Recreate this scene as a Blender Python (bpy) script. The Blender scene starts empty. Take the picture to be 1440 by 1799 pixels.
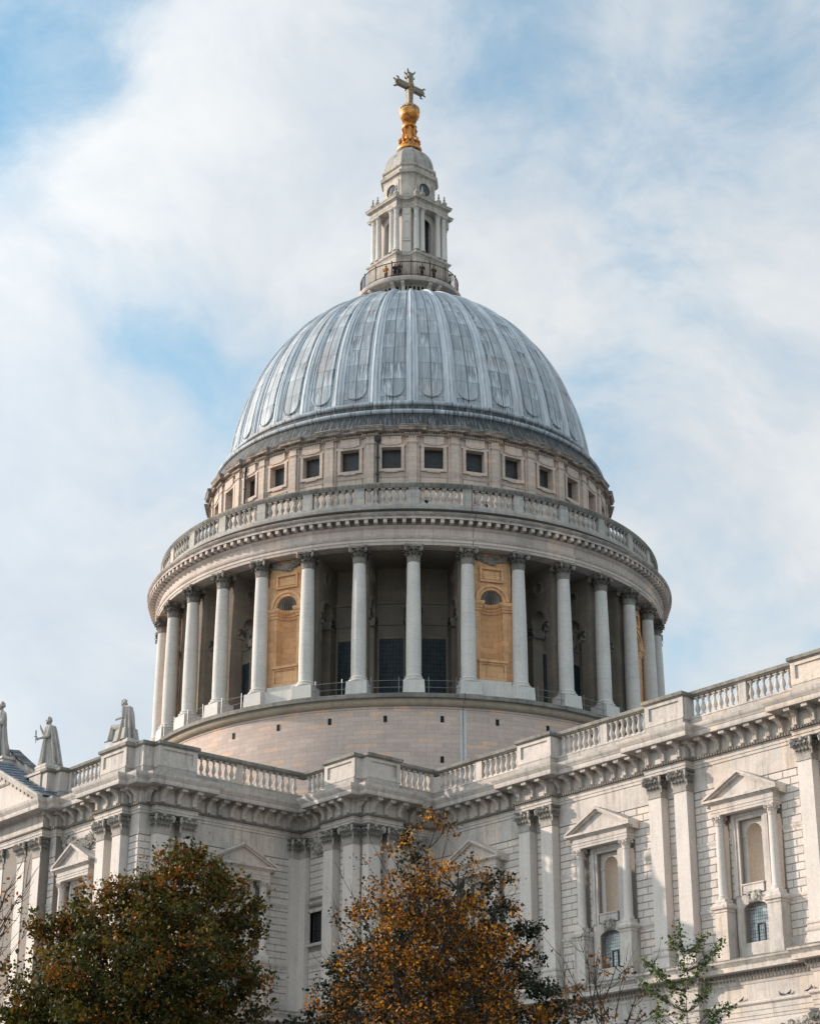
import bpy, math, random
import numpy as np
from mathutils import Matrix, Vector
from mathutils.geometry import tessellate_polygon
PI = math.pi; R = math.radians; sin = math.sin; cos = math.cos
sc = bpy.context.scene
COL = sc.collection

# ------------------------------------------------------------------ camera
YAW, PITCH = R(49.73), R(22.53)
CAMP = Vector((128.07, -108.42, -7.0))
cam_d = bpy.data.cameras.new('camera'); cam = bpy.data.objects.new('camera', cam_d); COL.objects.link(cam)
dv = Vector((-sin(YAW)*cos(PITCH), cos(YAW)*cos(PITCH), sin(PITCH)))
rv = Vector((cos(YAW), sin(YAW), 0)); uv = rv.cross(dv)
cam.matrix_world = Matrix(((rv.x, uv.x, -dv.x, CAMP.x), (rv.y, uv.y, -dv.y, CAMP.y), (rv.z, uv.z, -dv.z, CAMP.z), (0, 0, 0, 1)))
cam_d.sensor_fit = 'HORIZONTAL'; cam_d.sensor_width = 36.0; cam_d.lens = 3444/1440*36
cam_d.clip_start = 0.5; cam_d.clip_end = 6000
sc.camera = cam

# ------------------------------------------------------------------ light, sky, exposure
SUN_AZ, SUN_EL = 56.0, 19.0            # west of south, elevation
sdir = Vector((-sin(R(SUN_AZ))*cos(R(SUN_EL)), -cos(R(SUN_AZ))*cos(R(SUN_EL)), sin(R(SUN_EL))))  # towards the sun
sl = bpy.data.lights.new('sun', 'SUN'); sl.energy = 3.75; sl.angle = R(0.5); sl.color = (1.0, 0.83, 0.70)
so = bpy.data.objects.new('sun', sl); COL.objects.link(so)
so.rotation_euler = sdir.to_track_quat('Z', 'Y').to_euler(); so.location = (0, 0, 200)
sc.view_settings.view_transform = 'Standard'; sc.view_settings.look = 'None'
sc.view_settings.exposure = 0.44; sc.view_settings.gamma = 1.0

def pixdir(x, y):
    v = dv*3444 + rv*(x-720) - uv*(y-899.5)
    return v.normalized()

w = bpy.data.worlds.new("World"); sc.world = w; w.use_nodes = True
nt = w.node_tree; nt.nodes.clear()
class NG:
    def __init__(s, nt): s.nt = nt
    def n(s, t, **k):
        o = s.nt.nodes.new(t)
        for a, b in k.items():
            if a == 'inp':
                for i, v in b.items():
                    if hasattr(v, 'is_linked') or isinstance(v, bpy.types.NodeSocket): s.nt.links.new(v, o.inputs[i])
                    else: o.inputs[i].default_value = v
            else: setattr(o, a, b)
        return o
    def math(s, op, a, b=0.0, c=None, clamp=False):
        o = s.nt.nodes.new('ShaderNodeMath'); o.operation = op; o.use_clamp = clamp
        for i, v in enumerate((a, b) if c is None else (a, b, c)):
            if isinstance(v, bpy.types.NodeSocket): s.nt.links.new(v, o.inputs[i])
            else: o.inputs[i].default_value = v
        return o.outputs[0]
    def vmath(s, op, a, b=None):
        o = s.nt.nodes.new('ShaderNodeVectorMath'); o.operation = op
        for i, v in enumerate((a, b)):
            if v is None: continue
            if isinstance(v, bpy.types.NodeSocket): s.nt.links.new(v, o.inputs[i])
            else: o.inputs[i].default_value = v
        return o
    def mix(s, f, a, b, mode='MIX'):
        o = s.nt.nodes.new('ShaderNodeMix'); o.data_type = 'RGBA'; o.blend_type = mode
        for i, v in ((0, f), (6, a), (7, b)):
            if isinstance(v, bpy.types.NodeSocket): s.nt.links.new(v, o.inputs[i])
            else: o.inputs[i].default_value = v if (i == 0 or len(v) == 4) else (*v, 1)
        return o.outputs[2]
    def ramp(s, f, stops):
        o = s.nt.nodes.new('ShaderNodeValToRGB'); e = o.color_ramp.elements
        while len(e) < len(stops): e.new(0.5)
        for i, (p, c) in enumerate(stops):
            e[i].position = p; e[i].color = (c, c, c, 1) if not hasattr(c, '__len__') else (*c, 1)
        s.nt.links.new(f, o.inputs[0]); return o.outputs[0]
g = NG(nt)
tc = g.n('ShaderNodeTexCoord').outputs['Generated']
sky = g.n('ShaderNodeTexSky'); sky.sky_type = 'NISHITA'; sky.sun_disc = False
sky.sun_elevation = R(SUN_EL); sky.sun_rotation = R(180+SUN_AZ)
sky.altitude = 0; sky.air_density = 1.0; sky.dust_density = 0.6; sky.ozone_density = 2.0
# clouds: fractal noise over the direction, thinned where the photograph shows blue
wp = g.n('ShaderNodeTexNoise', inp={'Vector': tc, 'Scale': 4.0, 'Detail': 3.0})
warp = g.vmath('SCALE', g.vmath('SUBTRACT', wp.outputs['Color'], (0.5, 0.5, 0.5)).outputs[0]); warp.inputs[3].default_value = 0.16
vec = g.vmath('MULTIPLY', g.vmath('ADD', tc, warp.outputs[0]).outputs[0], (1, 1, 1.5)).outputs[0]
n1 = g.n('ShaderNodeTexNoise', inp={'Vector': vec, 'Scale': 7.5, 'Detail': 9.0, 'Roughness': 0.60}).outputs[0]
n2 = g.n('ShaderNodeTexNoise', inp={'Vector': vec, 'Scale': 3.0, 'Detail': 3.0, 'Roughness': 0.5}).outputs[0]
val = g.math('ADD', g.math('MULTIPLY', n1, 1.05), g.math('MULTIPLY', n2, 0.35)); val = g.math('SUBTRACT', val, 0.13)
wdir = g.vmath('ADD', tc, warp.outputs[0]).outputs[0]
def blob(px, py, rad, amt):
    global val
    d = pixdir(px, py)
    dist = g.vmath('DISTANCE', wdir, tuple(d)).outputs['Value']
    m = g.n('ShaderNodeMapRange', interpolation_type='SMOOTHERSTEP', inp={0: dist, 1: rad/3444*2.4, 2: 0.0, 3: 0.0, 4: amt*.95}).outputs[0]
    val = g.math('ADD', val, m)
for b in [(-60, 200, 210, -.30), (-40, 20, 180, -.18), (130, 240, 110, -.10), (225, 530, 95, -.22), (150, 560, 60, -.10), (1150, 600, 130, -.24), (1190, 380, 120, -.19),
    (900, 60, 150, -.15), (1420, 120, 140, -.14), (1380, 640, 120, -.12), (1330, 1050, 130, -.12), (330, 700, 150, -.08), (700, 60, 100, -.06), (560, 150, 170, .06),
    (500, 380, 200, .10), (120, 410, 170, .20), (120, 740, 160, .14), (1000, 480, 120, .10), (1300, 850, 190, .14), (60, 1080, 260, .26), (330, 1180, 160, .10), (650, 200, 160, .10), (1300, 270, 110, .06)]:
    blob(*b)
cm = g.ramp(val, [(0.16, 0.0), (0.36, 0.38), (0.50, 0.78), (0.68, 0.98)])
ccol = g.ramp(n1, [(0.30, (4.9, 5.5, 6.15)), (0.45, (5.5, 6.0, 6.5)), (0.56, (6.1, 6.45, 6.75)), (0.68, (6.9, 7.05, 7.15))])
skc = g.mix(1.0, sky.outputs[0], (2.05, 2.45, 2.1), 'MULTIPLY')
# unseen cloud on the sun's side brightened, added fill for the shaded walls
fill_lobe = g.n('ShaderNodeMapRange', interpolation_type='SMOOTHSTEP', inp={0: g.vmath('DOT_PRODUCT', tc, (-0.55, -0.80, 0.24)).outputs['Value'], 1: -0.05, 2: 0.95, 3: 1.0, 4: 2.1}).outputs[0]
lc_ = g.n('ShaderNodeCombineXYZ', inp={0: fill_lobe, 1: fill_lobe, 2: fill_lobe}).outputs[0]
ccol = g.mix(1.0, ccol, lc_, 'MULTIPLY')
fin = g.mix(cm, skc, ccol)
bg = g.n('ShaderNodeBackground', inp={0: fin, 1: 0.088})
ow = g.n('ShaderNodeOutputWorld', inp={0: bg.outputs[0]})

# ------------------------------------------------------------------ materials
def newmat(name):
    m = bpy.data.materials.new(name); m.use_nodes = True; m.node_tree.nodes.clear()
    return m, NG(m.node_tree)
def finish(g, col, rough=0.85, bump=None, metallic=0.0, spec=0.3, extra=None):
    p = g.n('ShaderNodeBsdfPrincipled', inp={'Base Color': col, 'Roughness': rough, 'Metallic': metallic, 'Specular IOR Level': spec})
    if bump is not None: g.nt.links.new(bump, p.inputs['Normal'])
    out = p.outputs[0]
    if extra: out = extra(g, p.outputs[0])
    g.n('ShaderNodeOutputMaterial', inp={0: out})
def coords(g, mode, rad=18.0):
    geo = g.n('ShaderNodeNewGeometry'); pos = geo.outputs['Position']
    sx = g.n('ShaderNodeSeparateXYZ', inp={0: pos})
    if mode == 'cyl':
        u = g.math('MULTIPLY', g.math('ARCTAN2', sx.outputs[1], sx.outputs[0]), rad)
    else:
        nx = g.n('ShaderNodeSeparateXYZ', inp={0: geo.outputs['True Normal']})
        u = g.math('SUBTRACT', g.math('MULTIPLY', sx.outputs[1], nx.outputs[0]), g.math('MULTIPLY', sx.outputs[0], nx.outputs[1]))
        if mode == 'z': u = g.math('ADD', g.math('MULTIPLY', u, 0.0), 2.2)
    v = g.n('ShaderNodeCombineXYZ', inp={0: u, 1: sx.outputs[2], 2: 0.0}).outputs[0]
    return pos, v, sx
def stone(name, c1, c2, dirt=(0.16, 0.15, 0.13), dirt_amt=0.25, mode='flat', rad=18.0, bricks=None, streak=0.25, bump=0.25, patch=0.5, rough=0.88, bands=(), crease_shade=0.0):
    m, g = newmat(name)
    pos, uvv, sx = coords(g, mode, rad)
    big = g.n('ShaderNodeTexNoise', inp={'Vector': pos, 'Scale': 0.35, 'Detail': 5.0, 'Roughness': 0.6}).outputs[0]
    fine = g.n('ShaderNodeTexNoise', inp={'Vector': pos, 'Scale': 6.0, 'Detail': 6.0, 'Roughness': 0.65}).outputs[0]
    f = g.ramp(big, [(0.35, 0.0), (0.65, 1.0)])
    col = g.mix(f, c1, c2)
    if bricks:
        bw, bh, mort, contrast, mcol = bricks
        br = g.n('ShaderNodeTexBrick', offset=0.5, inp={'Vector': uvv, 'Scale': 1.0, 'Mortar Size': mort, 'Brick Width': bw, 'Row Height': bh, 'Mortar Smooth': 0.3, 'Bias': 0.0,
                'Color1': (0, 0, 0, 1), 'Color2': (1, 1, 1, 1), 'Mortar': (0.5, 0.5, 0.5, 1)})
        b = g.ramp(br.outputs[0], [(0.0, 1.0-contrast), (0.75, 1.0), (1.0, 1.0+contrast*0.8)])
        col = g.mix(1.0, col, b, 'MULTIPLY')
        # a few warm replaced blocks
        wm = g.ramp(br.outputs[0], [(0.86, 0.0), (0.90, 1.0)])
        warmc = g.mix(1.0, col, (1.06, 0.93, 0.80), 'MULTIPLY')
        col = g.mix(g.math('MULTIPLY', wm, patch), col, warmc)
        col = g.mix(g.math('MULTIPLY', br.outputs['Fac'], 0.75), col, mcol)
        bh_ = g.math('SUBTRACT', 1.0, br.outputs['Fac'])
    sv = g.vmath('MULTIPLY', pos, (1.6, 1.6, 0.16)).outputs[0]
    st = g.n('ShaderNodeTexNoise', inp={'Vector': sv, 'Scale': 1.6, 'Detail': 6.0, 'Roughness': 0.62}).outputs[0]
    sm = g.ramp(st, [(0.50, 0.0), (0.72, 1.0)])
    blot = g.n('ShaderNodeTexNoise', inp={'Vector': pos, 'Scale': 1.3, 'Detail': 8.0, 'Roughness': 0.7}).outputs[0]
    bm = g.ramp(blot, [(0.52, 0.0), (0.75, 1.0)])
    col = g.mix(g.math('MULTIPLY', sm, streak), col, dirt)
    col = g.mix(g.math('MULTIPLY', bm, dirt_amt), col, dirt)
    for z0, z1, amt, bc in bands:        # soot crusts and lichen along a moulding, ragged along its length
        bn = g.n('ShaderNodeTexNoise', inp={'Vector': g.vmath('MULTIPLY', pos, (1, 1, 2.2)).outputs[0], 'Scale': 1.4, 'Detail': 7.0, 'Roughness': 0.7}).outputs[0]
        zz_ = g.math('ADD', sx.outputs[2], g.math('MULTIPLY', g.math('SUBTRACT', bn, 0.5), 0.7))
        a_ = g.n('ShaderNodeMapRange', interpolation_type='SMOOTHSTEP', inp={0: zz_, 1: z0-.12, 2: z0+.08}).outputs[0]
        b_ = g.n('ShaderNodeMapRange', interpolation_type='SMOOTHSTEP', inp={0: zz_, 1: z1-.08, 2: z1+.15, 3: 1.0, 4: 0.0}).outputs[0]
        mk = g.math('MULTIPLY', g.math('MULTIPLY', a_, b_), g.math('MULTIPLY', g.ramp(bn, [(0.36, 0.35), (0.6, 1.0)]), amt))
        col = g.mix(mk, col, bc)
    if crease_shade:
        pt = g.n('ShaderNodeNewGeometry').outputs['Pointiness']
        col = g.mix(g.math('MULTIPLY', g.ramp(pt, [(0.44, 1.0), (0.50, 0.0)]), crease_shade), col, dirt)  # crease shade painted in with the dirt colour, for carving definition
    fr = g.ramp(fine, [(0.3, 0.88), (0.7, 1.08)])
    col = g.mix(1.0, col, fr, 'MULTIPLY')
    h = g.math('MULTIPLY', fine, 0.35)
    if bricks: h = g.math('ADD', h, g.math('MULTIPLY', bh_, 1.0))
    bp = g.n('ShaderNodeBump', inp={'Height': h, 'Strength': bump, 'Distance': 0.05}).outputs[0]
    finish(g, col, rough, bp)
    return m
M = {}
M['wall'] = stone('portland_wall', (0.63, 0.585, 0.54), (0.57, 0.53, 0.49), streak=0.17, dirt_amt=0.12, bump=0.15)
M['block'] = stone('ashlar_block', (0.63, 0.58, 0.535), (0.56, 0.52, 0.48), streak=0.15, dirt_amt=0.12, bump=0.2, bricks=(1.12, 0.4545, 0.0, 0.10, (0.5, 0.46, 0.4)))
M['joint'] = stone('joint_mortar', (0.26, 0.23, 0.20), (0.22, 0.20, 0.18), streak=0.1, dirt_amt=0.1)
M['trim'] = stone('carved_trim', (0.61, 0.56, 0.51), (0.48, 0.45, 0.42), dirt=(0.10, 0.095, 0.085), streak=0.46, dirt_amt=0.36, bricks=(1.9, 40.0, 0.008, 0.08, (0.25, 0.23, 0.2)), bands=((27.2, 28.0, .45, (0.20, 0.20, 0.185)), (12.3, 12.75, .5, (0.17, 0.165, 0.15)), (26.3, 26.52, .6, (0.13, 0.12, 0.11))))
M['coping'] = stone('weathered_coping', (0.17, 0.165, 0.15), (0.30, 0.285, 0.25), dirt=(0.04, 0.04, 0.037), streak=0.45, dirt_amt=0.65, bricks=(1.5, 40.0, 0.02, 0.1, (0.05, 0.05, 0.05)))
M['cap'] = stone('carved_capital', (0.47, 0.44, 0.395), (0.29, 0.275, 0.25), dirt=(0.06, 0.057, 0.05), streak=0.3, dirt_amt=0.35, bump=0.6, crease_shade=0.75)
M['dcap'] = stone('sooty_capital', (0.37, 0.335, 0.285), (0.16, 0.15, 0.135), dirt=(0.02, 0.02, 0.02), streak=0.3, dirt_amt=0.45, bump=0.6, crease_shade=0.75)
M['ltrim'] = stone('lantern_trim', (0.56, 0.51, 0.45), (0.38, 0.35, 0.31), dirt=(0.07, 0.06, 0.05), streak=0.6, dirt_amt=0.55)
M['oldlead'] = stone('stained_lantern_lead', (0.36, 0.35, 0.32), (0.25, 0.235, 0.215), dirt=(0.10, 0.075, 0.065), streak=0.7, dirt_amt=0.4, rough=0.6)
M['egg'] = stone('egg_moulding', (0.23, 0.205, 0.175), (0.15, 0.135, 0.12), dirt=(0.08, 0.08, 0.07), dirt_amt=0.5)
M['drum'] = stone('drum_ashlar', (0.62, 0.49, 0.42), (0.54, 0.44, 0.385), mode='cyl', rad=22.3, bricks=(1.25, 0.36, 0.010, 0.13, (0.30, 0.25, 0.21)), streak=0.10, dirt_amt=0.10, patch=0.9)
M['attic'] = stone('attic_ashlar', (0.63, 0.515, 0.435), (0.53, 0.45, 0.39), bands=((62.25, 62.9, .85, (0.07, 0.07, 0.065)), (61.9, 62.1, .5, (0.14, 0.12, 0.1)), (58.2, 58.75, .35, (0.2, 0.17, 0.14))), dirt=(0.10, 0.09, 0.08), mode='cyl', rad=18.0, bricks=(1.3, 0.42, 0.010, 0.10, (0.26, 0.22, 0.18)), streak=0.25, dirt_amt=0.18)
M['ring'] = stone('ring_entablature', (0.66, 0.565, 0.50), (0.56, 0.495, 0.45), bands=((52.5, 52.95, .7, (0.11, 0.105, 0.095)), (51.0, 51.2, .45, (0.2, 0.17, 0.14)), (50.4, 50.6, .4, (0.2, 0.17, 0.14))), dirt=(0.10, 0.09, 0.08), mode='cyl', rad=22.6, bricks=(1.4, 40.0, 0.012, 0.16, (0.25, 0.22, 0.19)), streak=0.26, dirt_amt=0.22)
M['grey'] = stone('grey_parapet_stone', (0.52, 0.495, 0.455), (0.41, 0.395, 0.37), bands=((52.9, 53.9, .55, (0.17, 0.165, 0.155)), (55.3, 55.5, .6, (0.08, 0.08, 0.078))), mode='cyl', rad=22.5, dirt=(0.08, 0.085, 0.08), bricks=(1.3, 0.6, 0.012, 0.12, (0.15, 0.15, 0.14)), streak=0.4, dirt_amt=0.45)
M['column'] = stone('column_stone', (0.64, 0.615, 0.57), (0.56, 0.54, 0.505), mode='z', patch=0.0, bricks=(9.0, 1.15, 0.010, 0.02, (0.36, 0.34, 0.30)), streak=0.18, dirt_amt=0.12, bump=0.12)
M['niche'] = stone('golden_niche_stone', (0.76, 0.465, 0.25), (0.66, 0.38, 0.195), mode='cyl', rad=21.5, dirt=(0.22, 0.14, 0.085), bricks=(1.0, 0.45, 0.010, 0.12, (0.34, 0.20, 0.11)), streak=0.45, dirt_amt=0.4, patch=0.3)
M['inner'] = stone('peristyle_inner_stone', (0.27, 0.235, 0.19), (0.20, 0.175, 0.145), bricks=(1.3, 0.5, 0.012, 0.1, (0.15, 0.13, 0.11)), streak=0.35, dirt_amt=0.3)  # colour darkened to deepen the shade inside the colonnade
M['oldwarm'] = stone('aged_warm_stone', (0.46, 0.38, 0.28), (0.38, 0.31, 0.23), mode='cyl', rad=22.9, streak=0.4, dirt_amt=0.35)
M['statue'] = stone('statue_stone', (0.50, 0.475, 0.435), (0.38, 0.365, 0.335), dirt=(0.075, 0.075, 0.07), streak=0.5, dirt_amt=0.4, bump=0.35, crease_shade=0.85)
M['pale'] = stone('pale_runoff', (0.62, 0.62, 0.60), (0.52, 0.53, 0.52), streak=0.2, dirt_amt=0.1)
M['recess'] = stone('pale_niche_stone', (0.55, 0.46, 0.365), (0.49, 0.41, 0.33), streak=0.15, dirt_amt=0.15)
def simple(name, c, rough=0.6, metallic=0.0, var=0.25, scale=3.0, spec=0.4):
    m, g = newmat(name)
    pos = g.n('ShaderNodeNewGeometry').outputs['Position']
    n = g.n('ShaderNodeTexNoise', inp={'Vector': pos, 'Scale': scale, 'Detail': 6.0, 'Roughness': 0.6}).outputs[0]
    v = g.ramp(n, [(0.3, 1-var), (0.7, 1+var)])
    col = g.mix(1.0, c, v, 'MULTIPLY')
    bp = g.n('ShaderNodeBump', inp={'Height': n, 'Strength': 0.2, 'Distance': 0.03}).outputs[0]
    finish(g, col, rough, bp, metallic, spec); return m
M['gold'] = simple('gilding', (0.50, 0.22, 0.055), 0.42, 0.75, 0.75, 3.0)
M['oldgold'] = simple('worn_gilding', (0.42, 0.30, 0.17), 0.5, 0.5, 0.6, 3.0)
M['crossm'] = simple('tarnished_cross', (0.20, 0.175, 0.13), 0.5, 0.45, 0.5, 4.0)
M['iron'] = simple('black_iron', (0.02, 0.02, 0.022), 0.55, 0.3)
M['rust'] = simple('rusting_iron', (0.10, 0.045, 0.02), 0.75, 0.2, 0.7, 1.2)
M['pipe'] = simple('drain_pipe', (0.028, 0.03, 0.032), 0.6)
M['rail'] = simple('steel_rail', (0.18, 0.19, 0.20), 0.45, 0.4)
M['dark'] = simple('dark_void', (0.012, 0.012, 0.012), 0.9)
M['bark'] = simple('bark', (0.045, 0.036, 0.028), 0.9, 0, 0.4, 9.0)
M['skin'] = simple('skin', (0.42, 0.26, 0.19), 0.6)
M['bird'] = simple('pigeon_plumage', (0.055, 0.058, 0.066), 0.6, 0, 0.5, 20.0)
M['ground'] = simple('paving', (0.20, 0.195, 0.19), 0.9, 0, 0.3, 0.6)
M['grass'] = simple('lawn', (0.06, 0.085, 0.03), 0.95, 0, 0.4, 2.0)
# lead of the dome: sheets between seams, long run-off streaks, pale oxide
def lead(name, c1, c2, sheets=True, pale=(0.42, 0.43, 0.44), warm=(0.26, 0.20, 0.175)):
    m, g = newmat(name)
    pos, uvv, sx = coords(g, 'cyl', 32/(2*PI))     # u: one unit per rib bay
    sep = g.n('ShaderNodeSeparateXYZ', inp={0: uvv})
    u = sep.outputs[0]; z = sx.outputs[2]
    sv = g.n('ShaderNodeCombineXYZ', inp={0: g.math('MULTIPLY', u, 9.0), 1: g.math('MULTIPLY', z, 0.22), 2: 0.0}).outputs[0]
    s1 = g.n('ShaderNodeTexNoise', inp={'Vector': sv, 'Scale': 1.0, 'Detail': 7.0, 'Roughness': 0.7}).outputs[0]
    sv2 = g.n('ShaderNodeCombineXYZ', inp={0: g.math('MULTIPLY', u, 26.0), 1: g.math('MULTIPLY', z, 0.5), 2: 3.0}).outputs[0]
    s2 = g.n('ShaderNodeTexNoise', inp={'Vector': sv2, 'Scale': 1.0, 'Detail': 5.0, 'Roughness': 0.7}).outputs[0]
    big = g.n('ShaderNodeTexNoise', inp={'Vector': pos, 'Scale': 0.22, 'Detail': 4.0}).outputs[0]
    col = g.mix(g.ramp(s1, [(0.35, 0.0), (0.65, 1.0)]), c1, c2)
    col = g.mix(g.math('MULTIPLY', g.ramp(s2, [(0.52, 0.0), (0.60, 1.0)]), 0.6), col, pale)
    col = g.mix(g.math('MULTIPLY', g.ramp(big, [(0.54, 0.0), (0.66, 1.0)]), 0.45), col, warm)
    h = s2
    if sheets:
        br = g.n('ShaderNodeTexBrick', offset=0.0, inp={'Vector': g.n('ShaderNodeCombineXYZ', inp={0: g.math('ADD', u, 0.5), 1: z, 2: 0.0}).outputs[0], 'Scale': 1.0, 'Mortar Size': 0.018, 'Brick Width': 0.5, 'Row Height': 1.75,
             'Color1': (0, 0, 0, 1), 'Color2': (1, 1, 1, 1), 'Mortar': (0, 0, 0, 1), 'Mortar Smooth': 0.2})
        col = g.mix(1.0, col, g.ramp(br.outputs[0], [(0.0, 0.70), (1.0, 1.22)]), 'MULTIPLY')
        # streaked run-off that starts below some seams
        fz = g.math('FRACT', g.math('DIVIDE', z, 1.75))
        run = g.math('MULTIPLY', g.ramp(s2, [(0.46, 1.0), (0.56, 0.0)]), g.math('POWER', fz, 0.6))
        run = g.math('MULTIPLY', run, g.ramp(br.outputs[0], [(0.35, 0.0), (0.7, 0.55)]))
        col = g.mix(g.math('MINIMUM', g.math('MULTIPLY', run, 1.5), .85), col, (0.075, 0.085, 0.10))
        col = g.mix(g.math('MULTIPLY', br.outputs['Fac'], 0.7), col, (0.06, 0.065, 0.07))
        h = g.math('SUBTRACT', s2, g.math('MULTIPLY', br.outputs['Fac'], 1.2))
    bp = g.n('ShaderNodeBump', inp={'Height': h, 'Strength': 0.35, 'Distance': 0.04}).outputs[0]
    finish(g, col, 0.62, bp, 0.08, 0.4); return m
M['lead'] = lead('dome_lead', (0.27, 0.33, 0.375), (0.48, 0.535, 0.575), pale=(0.62, 0.63, 0.635), warm=(0.38, 0.31, 0.275))
M['rib'] = lead('rib_lead', (0.35, 0.41, 0.455), (0.60, 0.65, 0.69), False, pale=(0.72, 0.73, 0.74))
M['band'] = lead('stained_lead', (0.018, 0.022, 0.025), (0.06, 0.07, 0.075), False, pale=(0.30, 0.31, 0.31), warm=(0.05, 0.05, 0.045))
M['roof'] = simple('lead_roof', (0.13, 0.17, 0.21), 0.55, 0.1, 0.4, 1.2)
# glass
def glass(name, base, grid=None, gridc=(0.02, 0.02, 0.02), rough=0.12, spec=0.6, mode='flat'):
    m, g = newmat(name)
    pos, uvv, sx = coords(g, mode, 18.0)
    n = g.n('ShaderNodeTexNoise', inp={'Vector': pos, 'Scale': 2.2, 'Detail': 3.0}).outputs[0]
    col = g.mix(1.0, base, g.ramp(n, [(0.3, 0.6), (0.7, 1.4)]), 'MULTIPLY'); h = n; ro = rough
    if grid:
        br = g.n('ShaderNodeTexBrick', offset=0.0, inp={'Vector': uvv, 'Scale': 1.0, 'Mortar Size': 0.012, 'Brick Width': grid[0], 'Row Height': grid[1],
             'Color1': (0, 0, 0, 1), 'Color2': (1, 1, 1, 1), 'Mortar': (0, 0, 0, 1)})
        col = g.mix(br.outputs['Fac'], col, gridc)
        h = g.math('ADD', g.math('MULTIPLY', n, 1.0), g.math('MULTIPLY', br.outputs[0], 0.5))
        ro = g.math('ADD', rough, g.math('MULTIPLY', br.outputs['Fac'], 0.6))
    bp = g.n('ShaderNodeBump', inp={'Height': h, 'Strength': 0.4, 'Distance': 0.02}).outputs[0]
    finish(g, col, ro, bp, 0.0, spec); return m
M['glass'] = glass('leaded_glass', (0.30, 0.34, 0.36), (0.16, 0.20), spec=1.0)
M['glassd'] = glass('dark_glass', (0.025, 0.03, 0.032), (0.22, 0.25), (0.012, 0.012, 0.012))
M['glassa'] = glass('attic_glass', (0.03, 0.032, 0.034), (0.38, 0.42), (0.07, 0.07, 0.065), rough=0.35, spec=0.35, mode='cyl')
M['door'] = glass('dark_door', (0.018, 0.032, 0.042), (0.28, 0.36), (0.006, 0.008, 0.01), rough=0.45, spec=0.3, mode='cyl')

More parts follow.
